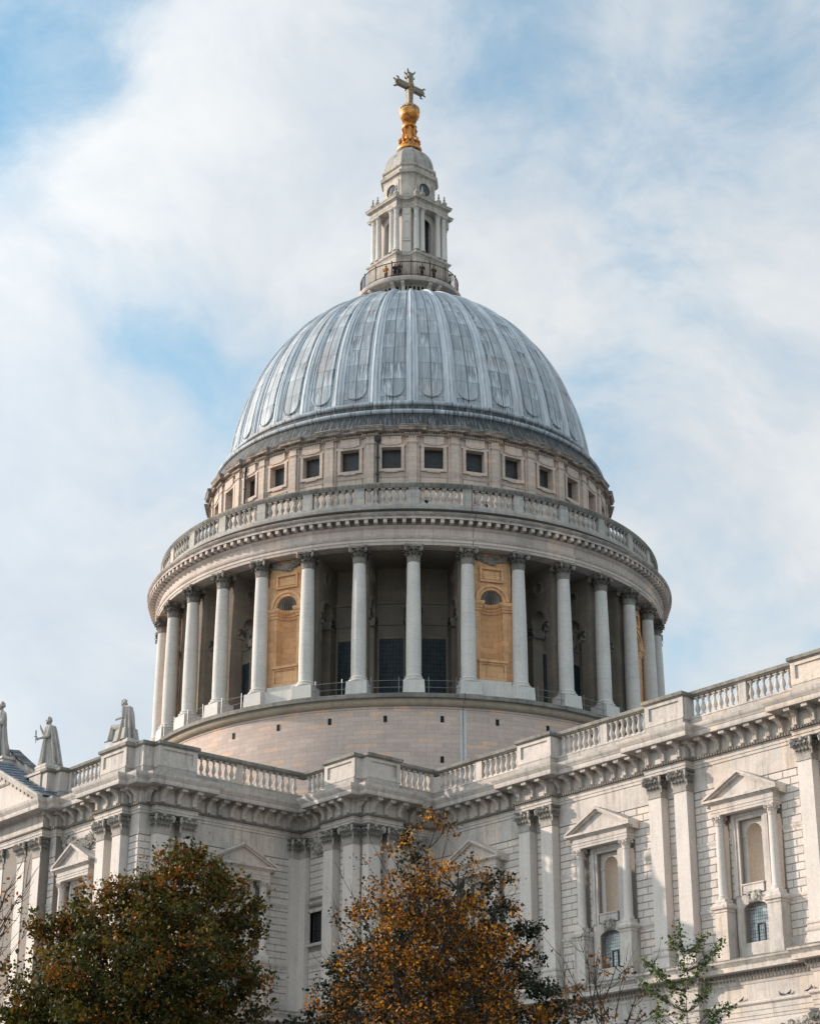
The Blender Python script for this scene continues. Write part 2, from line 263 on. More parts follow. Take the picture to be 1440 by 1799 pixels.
# ------------------------------------------------------------------ mesh builder
class MB:
    def __init__(s): s.v = []; s.f = []; s.M = Matrix.Identity(4)
    def at(s, x=0, y=0, z=0, rz=0): s.M = Matrix.Translation((x, y, z)) @ Matrix.Rotation(rz, 4, 'Z'); return s
    def add(s, vs, fs):
        b = len(s.v); m = s.M
        s.v += [tuple(m @ Vector(p)) for p in vs]; s.f += [tuple(b+i for i in f) for f in fs]
    def box(s, x0, x1, y0, y1, z0, z1):
        s.add([(x0, y0, z0), (x1, y0, z0), (x1, y1, z0), (x0, y1, z0), (x0, y0, z1), (x1, y0, z1), (x1, y1, z1), (x0, y1, z1)],
              [(0, 3, 2, 1), (4, 5, 6, 7), (0, 1, 5, 4), (1, 2, 6, 5), (2, 3, 7, 6), (3, 0, 4, 7)])
    def frus(s, x0, x1, y0, y1, z0, z1, t):           # top inset by t on x and y
        s.add([(x0, y0, z0), (x1, y0, z0), (x1, y1, z0), (x0, y1, z0), (x0+t, y0+t, z1), (x1-t, y0+t, z1), (x1-t, y1-t, z1), (x0+t, y1-t, z1)],
              [(0, 3, 2, 1), (4, 5, 6, 7), (0, 1, 5, 4), (1, 2, 6, 5), (2, 3, 7, 6), (3, 0, 4, 7)])
    def lathe(s, prof, seg=24, a0=0.0, a1=2*PI, cx=0, cy=0):
        full = abs(a1-a0-2*PI) < 1e-6; n = seg if full else seg+1; k = len(prof)
        vs = []
        for i in range(n):
            a = a0+(a1-a0)*i/seg; c_, s_ = cos(a), sin(a)
            vs += [(cx+r*c_, cy+r*s_, z) for r, z in prof]
        fs = []
        for i in range(seg):
            j = (i+1) % n
            for q in range(k-1): fs.append((i*k+q, j*k+q, j*k+q+1, i*k+q+1))
        s.add(vs, fs)
    def sweep(s, path, prof, closed=False):           # path in xy, outward on the right hand; prof (o, z)
        n = len(path); vs = []; k = len(prof)
        for i, p in enumerate(path):
            p = Vector(p)
            a = (Vector(path[i-1]) if (i > 0 or closed) else None); b = (Vector(path[(i+1) % n]) if (i < n-1 or closed) else None)
            d1 = (p-a).normalized() if a is not None else None; d2 = (b-p).normalized() if b is not None else None
            if d1 is None: d1 = d2
            if d2 is None: d2 = d1
            n1 = Vector((d1.y, -d1.x)); n2 = Vector((d2.y, -d2.x))
            mm = (n1+n2); mm = mm/max(1e-6, mm.dot(n1))
            vs += [(p.x+mm.x*o, p.y+mm.y*o, z) for o, z in prof]
        fs = []
        for i in range(n if closed else n-1):
            j = (i+1) % n
            for q in range(k-1): fs.append((i*k+q, j*k+q, j*k+q+1, i*k+q+1))
        if not closed:
            fs.append(tuple(range(k))[::-1]); fs.append(tuple((n-1)*k+q for q in range(k)))
        s.add(vs, fs)
    def holes(s, outer, holes, y0, y1, sides=True):   # polygon in (x, z) with holes, thickness from y0 (front) to y1
        polys = [[Vector((x, z, 0)) for x, z in outer]]+[[Vector((x, z, 0)) for x, z in h] for h in holes]
        tris = tessellate_polygon(polys); flat = [q for p in polys for q in p]
        def area(a, b, c): return (b.x-a.x)*(c.y-a.y)-(b.y-a.y)*(c.x-a.x)
        nn = len(flat); vs = [(q.x, y0, q.y) for q in flat]+[(q.x, y1, q.y) for q in flat]; fs = []
        for t in tris:
            if area(flat[t[0]], flat[t[1]], flat[t[2]]) < 0: t = (t[0], t[2], t[1])
            fs.append((t[0], t[1], t[2])); fs.append((t[0]+nn, t[2]+nn, t[1]+nn))
        if sides:
            b = 0
            for p in polys:
                m = len(p)
                for i in range(m): j = (i+1) % m; fs.append((b+i, b+j, b+j+nn, b+i+nn))
                b += m
        s.add(vs, fs)
    def tube(s, pts, rads, seg=6):
        vs = []; fs = []; n = len(pts); pr = None
        for i, p in enumerate(pts):
            p = Vector(p); d = (Vector(pts[min(i+1, n-1)])-Vector(pts[max(i-1, 0)])).normalized()
            a = d.cross(Vector((0, 0, 1)) if abs(d.z) < 0.9 else Vector((1, 0, 0))).normalized() if pr is None else (pr-d*pr.dot(d)).normalized()
            pr = a; b = d.cross(a)
            for k in range(seg):
                t = 2*PI*k/seg; vs.append(tuple(p+(a*cos(t)+b*sin(t))*rads[i]))
        for i in range(n-1):
            for k in range(seg):
                j = (k+1) % seg; fs.append((i*seg+k, i*seg+j, (i+1)*seg+j, (i+1)*seg+k))
        fs.append(tuple(range(seg))[::-1]); fs.append(tuple((n-1)*seg+k for k in range(seg)))
        s.add(vs, fs)
    def ball(s, c, rx, ry=None, rz=None, seg=12, rings=8):
        ry = rx if ry is None else ry; rz = rx if rz is None else rz
        vs = [(c[0], c[1], c[2]-rz)]; fs = []
        for i in range(1, rings):
            t = -PI/2+PI*i/rings
            for k in range(seg): a = 2*PI*k/seg; vs.append((c[0]+rx*cos(t)*cos(a), c[1]+ry*cos(t)*sin(a), c[2]+rz*sin(t)))
        vs.append((c[0], c[1], c[2]+rz)); top = len(vs)-1
        for k in range(seg): j = (k+1) % seg; fs.append((0, 1+j, 1+k)); fs.append((top, top-seg+k, top-seg+j))
        for i in range(rings-2):
            for k in range(seg): j = (k+1) % seg; fs.append((1+i*seg+k, 1+i*seg+j, 1+(i+1)*seg+j, 1+(i+1)*seg+k))
        s.add(vs, fs)
    def cap(s, p0, p1, r0, r1, seg=10):               # tapered capsule
        p0 = Vector(p0); p1 = Vector(p1)
        d = (p1-p0); L = d.length; d.normalize(); pts = []; rr = []
        for t in (-0.95, -0.7, -0.35, 0): pts.append(p0+d*r0*t); rr.append(r0*math.sqrt(max(0.02, 1-t*t)))
        for t in (0, 0.35, 0.7, 0.95): pts.append(p1+d*r1*t); rr.append(r1*math.sqrt(max(0.02, 1-t*t)))
        s.tube(pts, rr, seg)
    def mesh(s, name, mat, smooth=35):
        me = bpy.data.meshes.new(name); me.from_pydata(s.v, [], s.f); me.materials.append(mat)
        if smooth:
            me.polygons.foreach_set('use_smooth', [True]*len(me.polygons)); me.set_sharp_from_angle(angle=R(smooth))
        me.update(); return me
    def build(s, name, mat, parent=None, smooth=35): return link(name, s.mesh(name, mat, smooth), parent)
def link(name, data, parent=None, loc=(0, 0, 0), rz=0.0):
    o = bpy.data.objects.new(name, data); COL.objects.link(o); o.location = loc; o.rotation_euler = (0, 0, rz)
    if parent is not None: o.parent = parent
    return o
def tag(o, label=None, cat=None, group=None, kind=None):
    for k, v in (('label', label), ('category', cat), ('group', group), ('kind', kind)):
        if v: o[k] = v
    return o
def bay_copy(o, parent=None, loc=None, rz=None):      # copies an object with its children
    c = o.copy(); COL.objects.link(c)
    if parent is not None: c.parent = parent
    if loc is not None: c.location = loc
    if rz is not None: c.rotation_euler = (0, 0, rz)
    for ch in [q for q in o.children]:
        bay_copy(ch, c)
    return c
rnd = random.Random(7)

# ================================================================== CATHEDRAL
cath = bpy.data.objects.new('cathedral', None); COL.objects.link(cath)
tag(cath, 'pale stone domed cathedral with columned drum, grey ribbed dome and gilded cross', 'cathedral')

# ---- plan of the upper wall (faces incl. breaks), outward on the right hand
YA, XB, YC, XD, YE = -38.75, 17.85, -25.2, 24.65, -18.5
P = 0.65
ch = [(33.9+11.87*k, 37.15+11.87*k) for k in range(4)]
pathA = [(-12, YA-1.3), (7.3, YA-1.3), (7.3, YA-P), (8.1, YA-P), (8.1, YA), (13.4, YA), (13.4, YA-P), (16.65, YA-P), (16.65, YA), (XB, YA)]
pathB = [(XB, -37.85), (XB+P, -37.85), (XB+P, -34.7), (XB, -34.7), (XB, YC)]
pathC = [(21.2, YC), (21.2, YC-P), (24.6, YC-P), (24.6, YC+.05), (XD+P, YC+.05), (XD+P, -22.2), (XD, -22.2), (XD, YE)]
pathE = []
for a, b in ch: pathE += [(a, YE), (a, YE-P), (b, YE-P), (b, YE)]
pathE += [(84, YE)]
PATH = pathA+pathB+pathC+pathE

mb = MB()
ent = [(-.4, 24.78), (.06, 24.78), (.06, 24.96), (.11, 24.98), (.11, 25.16), (.15, 25.18), (.15, 25.26), (.05, 25.45), (.05, 26.35), (.09, 26.4), (.12, 26.49),
       (1.02, 26.50), (1.02, 26.47), (1.12, 26.46), (1.12, 26.78), (1.16, 26.80), (1.18, 26.86), (1.27, 26.94), (1.33, 27.06), (1.34, 27.2), (.05, 27.34), (-.4, 27.34)]
mb.sweep(PATH, ent); entab = mb.build('entablature', M['trim'], cath)
mb = MB(); mb.sweep(PATH, [(.13, 25.26), (.24, 25.28), (.27, 25.34), (.24, 25.41), (.13, 25.44)])
# egg and dart: small teeth along the band
def along(path, step, fn, inset=0.15):
    for i in range(len(path)-1):
        a = Vector(path[i]); b = Vector(path[i+1]); L = (b-a).length
        if L < 0.5: continue
        d = (b-a)/L; n = Vector((d.y, -d.x)); rz = math.atan2(d.y, d.x)
        k = max(1, int(round((L-2*inset)/step)))
        fn(a, d, n, rz, L, k, inset)
def eggs(a, d, n, rz, L, k, inset):
    st = (L+.4)/max(1, int((L+.4)/.21))
    for q in range(int((L+.4)/.21)):
        p = a+d*(-.2+st*(q+.5))+n*.27
        mb.at(p.x, p.y, 0, rz); mb.frus(-.065, .065, -.05, .08, 25.27, 25.42, .0)
along(PATH[1:34], .2, eggs); mb.at()
mb.build('egg_moulding', M['egg'], entab)
# modillions: one scrolled console with its block
mb = MB()
prof = [(-.06, 25.45), (-.15, 25.47), (-.24, 25.55), (-.24, 25.68), (-.22, 25.82), (-.26, 25.96), (-.36, 26.08), (-.52, 26.18), (-.60, 26.28), (-.60, 26.40), (-.02, 26.42)]
def console(mb, x0, x1):
    k = len(prof); vs = [(x0, y, z) for y, z in prof]+[(x0, 0, 26.40), (x0, 0, 25.46)]+[(x1, y, z) for y, z in prof]+[(x1, 0, 26.40), (x1, 0, 25.46)]; k += 2
    fs = [tuple(range(k)), tuple(range(k, 2*k))[::-1]]+[(i, i+k, (i+1) % k+k, (i+1) % k) for i in range(k)]
    mb.add(vs, fs)
console(mb, -.15, .15)
for x in (-.12, .05): 
    mb.add([(x, -.245, 25.58), (x+.06, -.245, 25.58), (x+.06, -.27, 25.96), (x, -.27, 25.96)], [(0, 1, 2, 3)])
mb.box(-.22, .22, -.97, 0, 26.25, 26.498)
mod_me = mb.mesh('modillion', M['trim'], 30)
mods = []
def putmods(a, d, n, rz, L, k, inset):
    if L < 1.2 and L > .7: ps = [L/2]
    elif L < .7: return
    else:
        k = max(2, int(round((L-.7)/1.03))+1); ps = [.32+(L-.64)*q/(k-1) for q in range(k)]
    for s_ in ps:
        p = a+d*s_+n*.04; mods.append((p.x, p.y, rz))
along(PATH[1:34], 1.03, putmods)
mods.sort(key=lambda p: (p[0]-CAMP.x)**2+(p[1]-CAMP.y)**2); rest = MB()
for i, (x, y, rz) in enumerate(mods):
    if i < 100: link('modillion', mod_me, entab, (x, y, 0), rz)
    else:
        rest.at(x, y, 0, rz); console(rest, -.15, .15); rest.box(-.22, .22, -.97, 0, 26.25, 26.498)
if rest.v: rest.at(); tag(rest.build('modillion', M['trim'], entab), kind='stuff')

# ---- parapet
mb = MB(); par = [(-.55, 27.34), (.0, 27.34), (.0, 27.52), (-.06, 27.56), (-.06, 28.02), (-.02, 28.06), (-.02, 28.14), (-.5, 28.14)]
mb.sweep(PATH, par); parapet = mb.build('parapet', M['trim'], cath)
mb = MB(); mb.sweep(PATH, [(-.52, 29.46), (-.02, 29.46), (.02, 29.5), (.12, 29.56), (.13, 29.74), (.05, 29.8), (-.6, 29.82), (-.6, 29.46)])
mb.build('coping', M['coping'], parapet)
# dies (solid panelled blocks) and runs of balusters
bal_pos = []
def die(ax, ay, rz, s0, s1, panel=True, th=.5):
    dies = MB(); dies.at(ax, ay, 0, rz)
    if panel and s1-s0 > 1.5:
        dies.holes([(s0, 28.14), (s1, 28.14), (s1, 29.46), (s0, 29.46)], [[(s0+.35, 28.4), (s1-.35, 28.4), (s1-.35, 29.25), (s0+.35, 29.25)]], .06, .2)
        dies.box(s0, s1, .17, 1.12, 28.0, 29.455)
    else: dies.box(s0, s1, .06, th, 28.01, 29.459)
    dies.build('pedestal', M['trim'], parapet)
def balrun(ax, ay, rz, s0, s1, n):
    st = (s1-s0)/n
    c, s_ = cos(rz), sin(rz)
    for i in range(n):
        u = s0+st*(i+.5); v = .28; bal_pos.append((ax+c*u-s_*v, ay+s_*u+c*v, 28.14, rz))
H = PI/2
die(0, YA-1.3, 0, 6.55, 7.24, False, 1.7); die(0, YA-P, 0, 7.24, 8.04, False, 1.1); die(0, YA, 0, 8.1, 8.4, False); balrun(0, YA, 0, 8.4, 13.3, 9); die(0, YA-P, 0, 13.4, 16.65); die(0, YA-.0, 0, 16.65, 17.3, False)
die(XB, 0, H, YA+.06, -37.85, False); die(XB+P, 0, H, -37.85, -34.7); balrun(XB, 0, H, -34.6, -30.95, 7); die(XB, 0, H, -30.95, -30.4, False); balrun(XB, 0, H, -30.4, -25.4, 9)
balrun(0, YC, 0, 18.1, 21.15, 6); die(0, YC-P, 0, 21.2, 24.6); die(XD+P, 0, H, YC+.05, -22.2); balrun(XD, 0, H, -22.1, -18.9, 6); die(XD, 0, H, -18.9, -18.55, False)
pr = XD
for a, b in ch:
    m = (pr+a)/2; die(0, YE, 0, m-.3, m+.3, False); n_ = int(round((m-.3-pr-.25)/.49))
    balrun(0, YE, 0, pr+.25, m-.3, n_); balrun(0, YE, 0, m+.3, a-.05, n_); die(0, YE-P, 0, a, b); pr = b
def baluster(mb, z0, z1, r, seg=10):
    h = z1-z0; q = r*.92
    mb.box(-q, q, -q, q, z0, z0+.09*h); mb.box(-q, q, -q, q, z1-.09*h, z1)
    P_ = [(.62, .09), (.72, .13), (.5, .19), (.72, .27), (1.0, .36), (.98, .44), (.70, .56), (.46, .68), (.40, .76), (.62, .79), (.50, .82), (.74, .88), (.8, .91)]
    mb.lathe([(r*a, z0+h*b) for a, b in P_], seg)
mb = MB(); baluster(mb, 0, 1.33, .17); bal_me = mb.mesh('baluster', M['trim'], 40)
bal_pos.sort(key=lambda p: (p[0]-CAMP.x)**2+(p[1]-CAMP.y)**2)
rest = MB()
for i, (x, y, z, rz) in enumerate(bal_pos):
    if x > 66 or i >= 130: rest.at(x, y, z, rz); baluster(rest, 0, 1.33, .17)
    else: link('baluster', bal_me, parapet, (x, y, z), rz)
if rest.v: rest.at(); tag(rest.build('baluster', M['trim'], parapet), kind='stuff')

# ---- wall body behind the faces: mortar-dark core with openings; smooth frieze above
NW, NT, NB, NS = .92, 20.95, 16.5, 20.15          # niche opening
def arch_pts(w_, z0, zs, zt, n=10, c=0.0):
    p = [(c-w_, z0), (c+w_, z0), (c+w_, zs)]
    for i in range(1, n): t = PI*i/n; p.append((c+w_*cos(t), zs+(zt-zs)*sin(t)))
    return p+[(c-w_, zs)]
def bay_wall(o, ax, ay, rz, s0, s1, centers, wins=(), sx=1.0, z0=12.6):
    hl = []
    for c in centers:
        hl.append([(c-NW*sx, NB), (c+NW*sx, NB), (c+NW*sx, NT), (c-NW*sx, NT)]); hl.append(arch_pts(.88*sx, 13.65, 15.62, 15.98, 10, c))
    for (a, b, c, d) in wins: hl.append([(a, c), (b, c), (b, d), (a, d)])
    o.at(ax, ay, 0, rz); o.holes([(s0, z0), (s1, z0), (s1, 24.79), (s0, 24.79)], hl, .055, .62)
core = MB()
cE = [(XD+33.9)/2+.05]+[(ch[i][1]+ch[i+1][0])/2 for i in range(3)]
cB, cA = -30.75, 10.75
bay_wall(core, 0, YA, 0, 7.0, 17.79, [cA], sx=.86)
bay_wall(core, XB, 0, H, YA+.06, YC, [cB])
bay_wall(core, 0, YC, 0, 17.79, 24.6, [], [(19.05, 20.45, 17.35, 19.5)])
bay_wall(core, XD, 0, H, YC+.06, YE+.05, [])
bay_wall(core, 0, YE, 0, 24.6, 84, cE)
core.at(); core.box(-12, 7.24, YA-1.24, YA+.3, 12.6, 24.79); core.box(7.24, 8.04, YA-.59, YA+.3, 12.6, 24.788)
wall_core = core.build('wall', M['joint'], cath)
# ashlar blocks with chamfered edges
blk = MB()
def blocks(ax, ay, rz, s0, s1, z0, z1, excl=(), seed=0):
    rr = random.Random(seed); blk.at(ax, ay, 0, rz); nrow = int(round((z1-z0)/.4545)); hh = (z1-z0)/nrow
    for i in range(nrow):
        a, b = z0+i*hh, z0+(i+1)*hh
        sp = [(s0, s1)]
        for (e0, e1, f0, f1) in excl:
            if f0 < b-.02 and f1 > a+.02:
                ns = []
                for u, v in sp:
                    if e1 <= u or e0 >= v: ns.append((u, v)); continue
                    if e0 > u+.08: ns.append((u, e0))
                    if e1 < v-.08: ns.append((e1, v))
                sp = ns
        for u, v in sp:
            L = v-u; k = max(1, int(round(L/1.12))); cuts = [u+L*(q+(.0 if i % 2 else .5))/k for q in range(k+1)]
            cuts = [u]+[c for c in cuts if u+.25 < c < v-.25]+[v]
            for q in range(len(cuts)-1):
                x0, x1 = cuts[q]+.009, cuts[q+1]-.009; y1 = rr.uniform(-.006, .006); c = .032
                if x1-x0 < .1: continue
                c2 = a+.012; d2 = b-.012
                blk.add([(x0, .056, c2), (x1, .056, c2), (x1, .056, d2), (x0, .056, d2), (x0+c, y1, c2+c), (x1-c, y1, c2+c), (x1-c, y1, d2-c), (x0+c, y1, d2-c)],
                        [(4, 5, 6, 7), (0, 1, 5, 4), (1, 2, 6, 5), (2, 3, 7, 6), (3, 0, 4, 7)])
def strings(ax, ay, rz, s0, s1, excl=()):
    for z, h, o in ((15.62, .36, .13), (19.75, .30, .07)):
        sp = [(s0, s1)]
        for (e0, e1, f0, f1) in excl:
            if f0 < z+h and f1 > z:
                ns = []
                for u, v in sp:
                    if e1 <= u or e0 >= v: ns.append((u, v)); continue
                    if e0 > u+.05: ns.append((u, e0))
                    if e1 < v-.05: ns.append((e1, v))
                sp = ns
        for u, v in sp:
            sm = MB(); sm.at(ax, ay, 0, rz)
            sm.sweep([(u, .03), (v, .03)], [(0, z), (o*.4, z), (o*.5, z+h*.35), (o*.9, z+h*.5), (o, z+h*.8), (o, z+h), (0, z+h+.04)]); sm.build('string_course', M['trim'], wall_core)
def smooth_wall(ax, ay, rz, s0, s1, z0, z1): sm = MB(); sm.at(ax, ay, 0, rz); sm.box(s0, s1, 0, .052, z0, z1); sm.build('frieze_band', M['trim'], wall_core)
def aed_ex(c, sx=1.0):
    W_ = 2.5*sx
    return [(c-W_, c-1.42*sx, 12.6, 16.35), (c+1.42*sx, c+W_, 12.6, 16.35), (c-1.42*sx, c+1.42*sx, 12.6, 21.4), (c-2.4*sx, c-1.7*sx, 16.3, 21.4), (c+1.7*sx, c+2.4*sx, 16.3, 21.4), (c-2.4*sx, c+2.4*sx, 21.3, 22.2)]
def face(ax, ay, rz, s0, s1, excl, seed):
    blocks(ax, ay, rz, s0, s1, 13.55, 23.3, excl, seed); smooth_wall(ax, ay, rz, s0, s1, 23.34, 24.779); strings(ax, ay, rz, s0, s1, excl)
    sp = [(s0, s1)]
    for e0, e1, f0, f1 in excl:
        if f0 < 13:
            ns = []
            for u, v in sp:
                if e1 <= u or e0 >= v: ns.append((u, v)); continue
                if e0 > u+.05: ns.append((u, e0))
                if e1 < v-.05: ns.append((e1, v))
            sp = ns
    for u, v in sp:
        sm = MB(); sm.at(ax, ay, 0, rz); sm.sweep([(u, .05), (v, .05)], [(0, 12.6), (.16, 12.6), (.16, 13.3), (.13, 13.34), (.11, 13.5), (.05, 13.56), (0, 13.56)]); sm.build('plinth_course', M['trim'], wall_core)
exE = []
for c in cE: exE += aed_ex(c)
for i in range(4):
    a = XD if i == 0 else ch[i-1][1]; face(0, YE, 0, a, ch[i][0], aed_ex(cE[i]), 11+i)
    face(0, YE, 0, ch[i][0]+1.1, ch[i][1]-1.1, [], 31+i)
face(XB, 0, H, -34.75, -26.2, aed_ex(cB), 50); face(XB, 0, H, YA+.06, -37.8, [], 51); face(XB, 0, H, -36.7, -35.8, [], 52)
face(0, YA, 0, 8.1, 13.4, aed_ex(cA, .86), 53); face(0, YA, 0, 14.45, 15.5, [], 54); face(0, YA, 0, 16.6, 17.79, [], 55); face(0, YA-P, 0, 7.35, 8.1, [], 56)
face(0, YC, 0, 18.95, 21.2, [(18.9, 20.6, 17.2, 20.1)], 57); face(0, YC, 0, 22.35, 23.45, [], 58)
face(XD, 0, H, -24.0, -23.3, [], 59); face(XD, 0, H, -22.2, YE, [], 60)
# quoin strip at the transept corner and the filler behind breaks
blk.at(); blk.build('ashlar', M['block'], wall_core, 0)

# ---- pilasters with capitals
def leafstrip(mb, bx, by, bz, ox, oy, h, w, curl=.28):
    # one acanthus leaf: base point, outward unit (ox, oy), height, width
    T = [(0, 0, .85), (.03, .3, 1.0), (.06, .6, 1.0), (.20, .88, .95), (.42, 1.0, .75), (.56, .90, .45), (.58, .74, .15)]
    px, py = -oy, ox; vs = []
    for o, z, ww in T:
        oo = o*h*curl*2.2
        for s_, cr in ((-1, 0), (-.5, .05), (0, -.02), (.5, .05), (1, 0)):
            vs.append((bx+ox*(oo+cr*h*.6)+px*s_*w*.5*ww, by+oy*(oo+cr*h*.6)+py*s_*w*.5*ww, bz+z*h))
    fs = [(i*5+q, i*5+q+1, (i+1)*5+q+1, (i+1)*5+q) for i in range(len(T)-1) for q in range(4)]
    mb.add(vs, fs)
def volute(mb, x, y, z, ang, r, t):
    # scroll seen from the side: axis across the diagonal direction ang
    ax = Vector((-sin(ang), cos(ang), 0)); ox = Vector((cos(ang), sin(ang), 0)); c = Vector((x, y, z)); pts = []; rr = []
    for i in range(11):
        t_ = i/10; a = PI*.55+t_*PI*3.2; q = r*(1-.75*t_); pts.append(c+ox*q*cos(a)*-1+Vector((0, 0, 1))*q*sin(a)); rr.append(t*(1-.35*t_))
    mb.tube(pts, rr, 5)
    mb.tube([c-ax*t*1.2, c+ax*t*1.2], [r*.3, r*.3], 6)
    mb.tube([c+Vector((0, 0, r*.7))-ox*r*1.9-Vector((0, 0, r*1.9)), c-ox*r*.9+Vector((0, 0, r*.3)), c+Vector((0, 0, r*.9))], [t*.6, t*.9, t], 5)
def cap_round(mb, r0, ra, z0, h):
    mb.lathe([(r0*.98, z0-.03), (r0*1.12, z0), (r0*1.12, z0+.05*h), (r0*.98, z0+.07*h), (r0*1.0, z0+.5*h), (r0*1.15, z0+.8*h), (r0*1.3, z0+.88*h), (0, z0+.89*h)], 16)
    for tier, (zz, hh, ww, off) in enumerate(((.06, .42, .42, 0), (.2, .52, .42, .5))):
        for k in range(8):
            a = 2*PI*(k+off)/8; leafstrip(mb, r0*cos(a), r0*sin(a), z0+zz*h, cos(a), sin(a), hh*h, 2*PI*r0/8*1.05, .42)
    for k in range(4):
        a = PI/4+k*H; d = ra*1.16; volute(mb, d*cos(a), d*sin(a), z0+.74*h, a, h*.13, h*.065)
        b = k*H; volute(mb, ra*.80*cos(b), ra*.80*sin(b), z0+.76*h, b, h*.07, h*.045)
        mb.ball((ra*.86*cos(b), ra*.86*sin(b), z0+.93*h), h*.10, seg=6, rings=4)
    pts = []
    for k in range(4):
        a = PI/4+k*H
        for da in (-.10, .10): pts.append((ra*1.38*cos(a+da), ra*1.38*sin(a+da)))
        b = a+H/2
        for db in (-.35, 0, .35): pts.append((ra*(.88+abs(db)*.3)*cos(b+db), ra*(.88+abs(db)*.3)*sin(b+db)))
    n = len(pts); vs = [(x, y, z0+.88*h) for x, y in pts]+[(x*1.04, y*1.04, z0+h) for x, y in pts]
    mb.add(vs, [tuple(range(n))[::-1], tuple(range(n, 2*n))]+[(i, (i+1) % n, (i+1) % n+n, i+n) for i in range(n)])
def cap_flat(mb, w_, dep, z0, h):                     # pilaster capital, face towards -y, from y=0 to -dep
    mb.box(-w_/2-.05, w_/2+.05, -dep-.05, 0, z0, z0+.05*h); mb.frus(-w_/2, w_/2, -dep, .0, z0+.05*h, z0+.9*h, -.03)
    for zz, hh, xs in ((.07, .40, (-.375, -.125, .125, .375)), (.22, .50, (-.5, -.25, 0, .25, .5))):
        for x in xs: leafstrip(mb, x*w_, -dep, z0+zz*h, 0, -1, hh*h, w_*.25, .34)
        for s_ in (-1, 1):
            for y in (.35, .8): leafstrip(mb, s_*w_/2, -dep*y, z0+zz*h, s_, 0, hh*h, w_*.24, .34)
    for s_ in (-1, 1):
        a = -H+s_*PI/4; volute(mb, s_*(w_/2+.07), -dep-.12, z0+.74*h, a, h*.17, h*.07)
        volute(mb, s_*w_*.5+s_*.02, -dep*.3, z0+.74*h, (0 if s_ > 0 else PI), h*.10, h*.06)
        volute(mb, s_*w_*.16, -dep-.07, z0+.75*h, -H+s_*.9, h*.09, h*.05)
    mb.ball((0, -dep-.14, z0+.92*h), h*.11, seg=6, rings=4)
    mb.add([(-w_/2-.2, 0, z0+.88*h), (-w_/2-.2, -dep-.2, z0+.88*h), (-w_/2+.05, -dep-.16, z0+.88*h), (0, -dep-.06, z0+.88*h), (w_/2-.05, -dep-.16, z0+.88*h), (w_/2+.2, -dep-.2, z0+.88*h), (w_/2+.2, 0, z0+.88*h)]
           +[(-w_/2-.22, 0, z0+h), (-w_/2-.22, -dep-.22, z0+h), (-w_/2+.05, -dep-.18, z0+h), (0, -dep-.08, z0+h), (w_/2-.05, -dep-.18, z0+h), (w_/2+.22, -dep-.22, z0+h), (w_/2+.22, 0, z0+h)],
           [(0, 1, 2, 3, 4, 5, 6), (13, 12, 11, 10, 9, 8, 7)]+[(i, i+7, (i+1) % 7+7, (i+1) % 7) for i in range(7)])
PW = 1.06
mb = MB(); mb.frus(-PW/2, PW/2, -P, .05, 14.2, 23.42, .012)
mb.box(-PW/2-.13, PW/2+.13, -P-.13, .05, 12.6, 13.5); pil_me = mb.mesh('pilaster', M['wall'], 0)
mb = MB()
mb.sweep([(-PW/2, .0), (-PW/2, -P), (PW/2, -P), (PW/2, 0)][::1], [(.14, 13.5), (.18, 13.56), (.2, 13.66), (.17, 13.76), (.11, 13.80), (.09, 13.92), (.13, 13.96), (.14, 14.04), (.1, 14.12), (.03, 14.18), (0, 14.22)])
pbase_me = mb.mesh('pilaster_base', M['trim'])
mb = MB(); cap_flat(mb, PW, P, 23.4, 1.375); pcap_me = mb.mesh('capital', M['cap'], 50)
def pilaster(x, y, rz, cap=True):
    o = link('pilaster', pil_me, cath, (x, y, 0), rz); link('pilaster_base', pbase_me, o)
    link('capital', pcap_me, o); return o
for a, b in ch[:3]+ch[3:]:
    pilaster(a+PW/2+.03, YE, 0); pilaster(b-PW/2-.03, YE, 0)
for y in (-37.3, -35.3): pilaster(XB, y, H)
for x in (14.0, 16.05): pilaster(x, YA, 0)
for x in (6.65, 4.5, 1.4): pilaster(x, YA-P, 0)
for x in (21.8, 24.0): pilaster(x, YC, 0)
for y in (-24.55, -22.75): pilaster(XD, y, H)
# the corner strip pilasters in the inner angle of transept and bastion (one each side)
mb = MB()
for x0, x1, y0, y1 in ((XB-.05, 18.9, YC-.35, YC+.05), (XB-.05, XB+.35, -26.25, YC-.3)):
    mb.box(x0, x1, y0, y1, 12.6, 23.42)
    mb.box(x0-.0, x1+.1, y0-.1, y1, 12.6, 13.5)
angle_p = mb.build('pilaster', M['wall'], cath, 0)
mb = MB(); mb.at(18.4, YC, 0, 0); cap_flat(mb, .9, .38, 23.4, 1.375); mb.at(XB, -25.8, 0, H); cap_flat(mb, .8, .38, 23.4, 1.375); mb.at()
mb.build('capital', M['cap'], angle_p, 50)
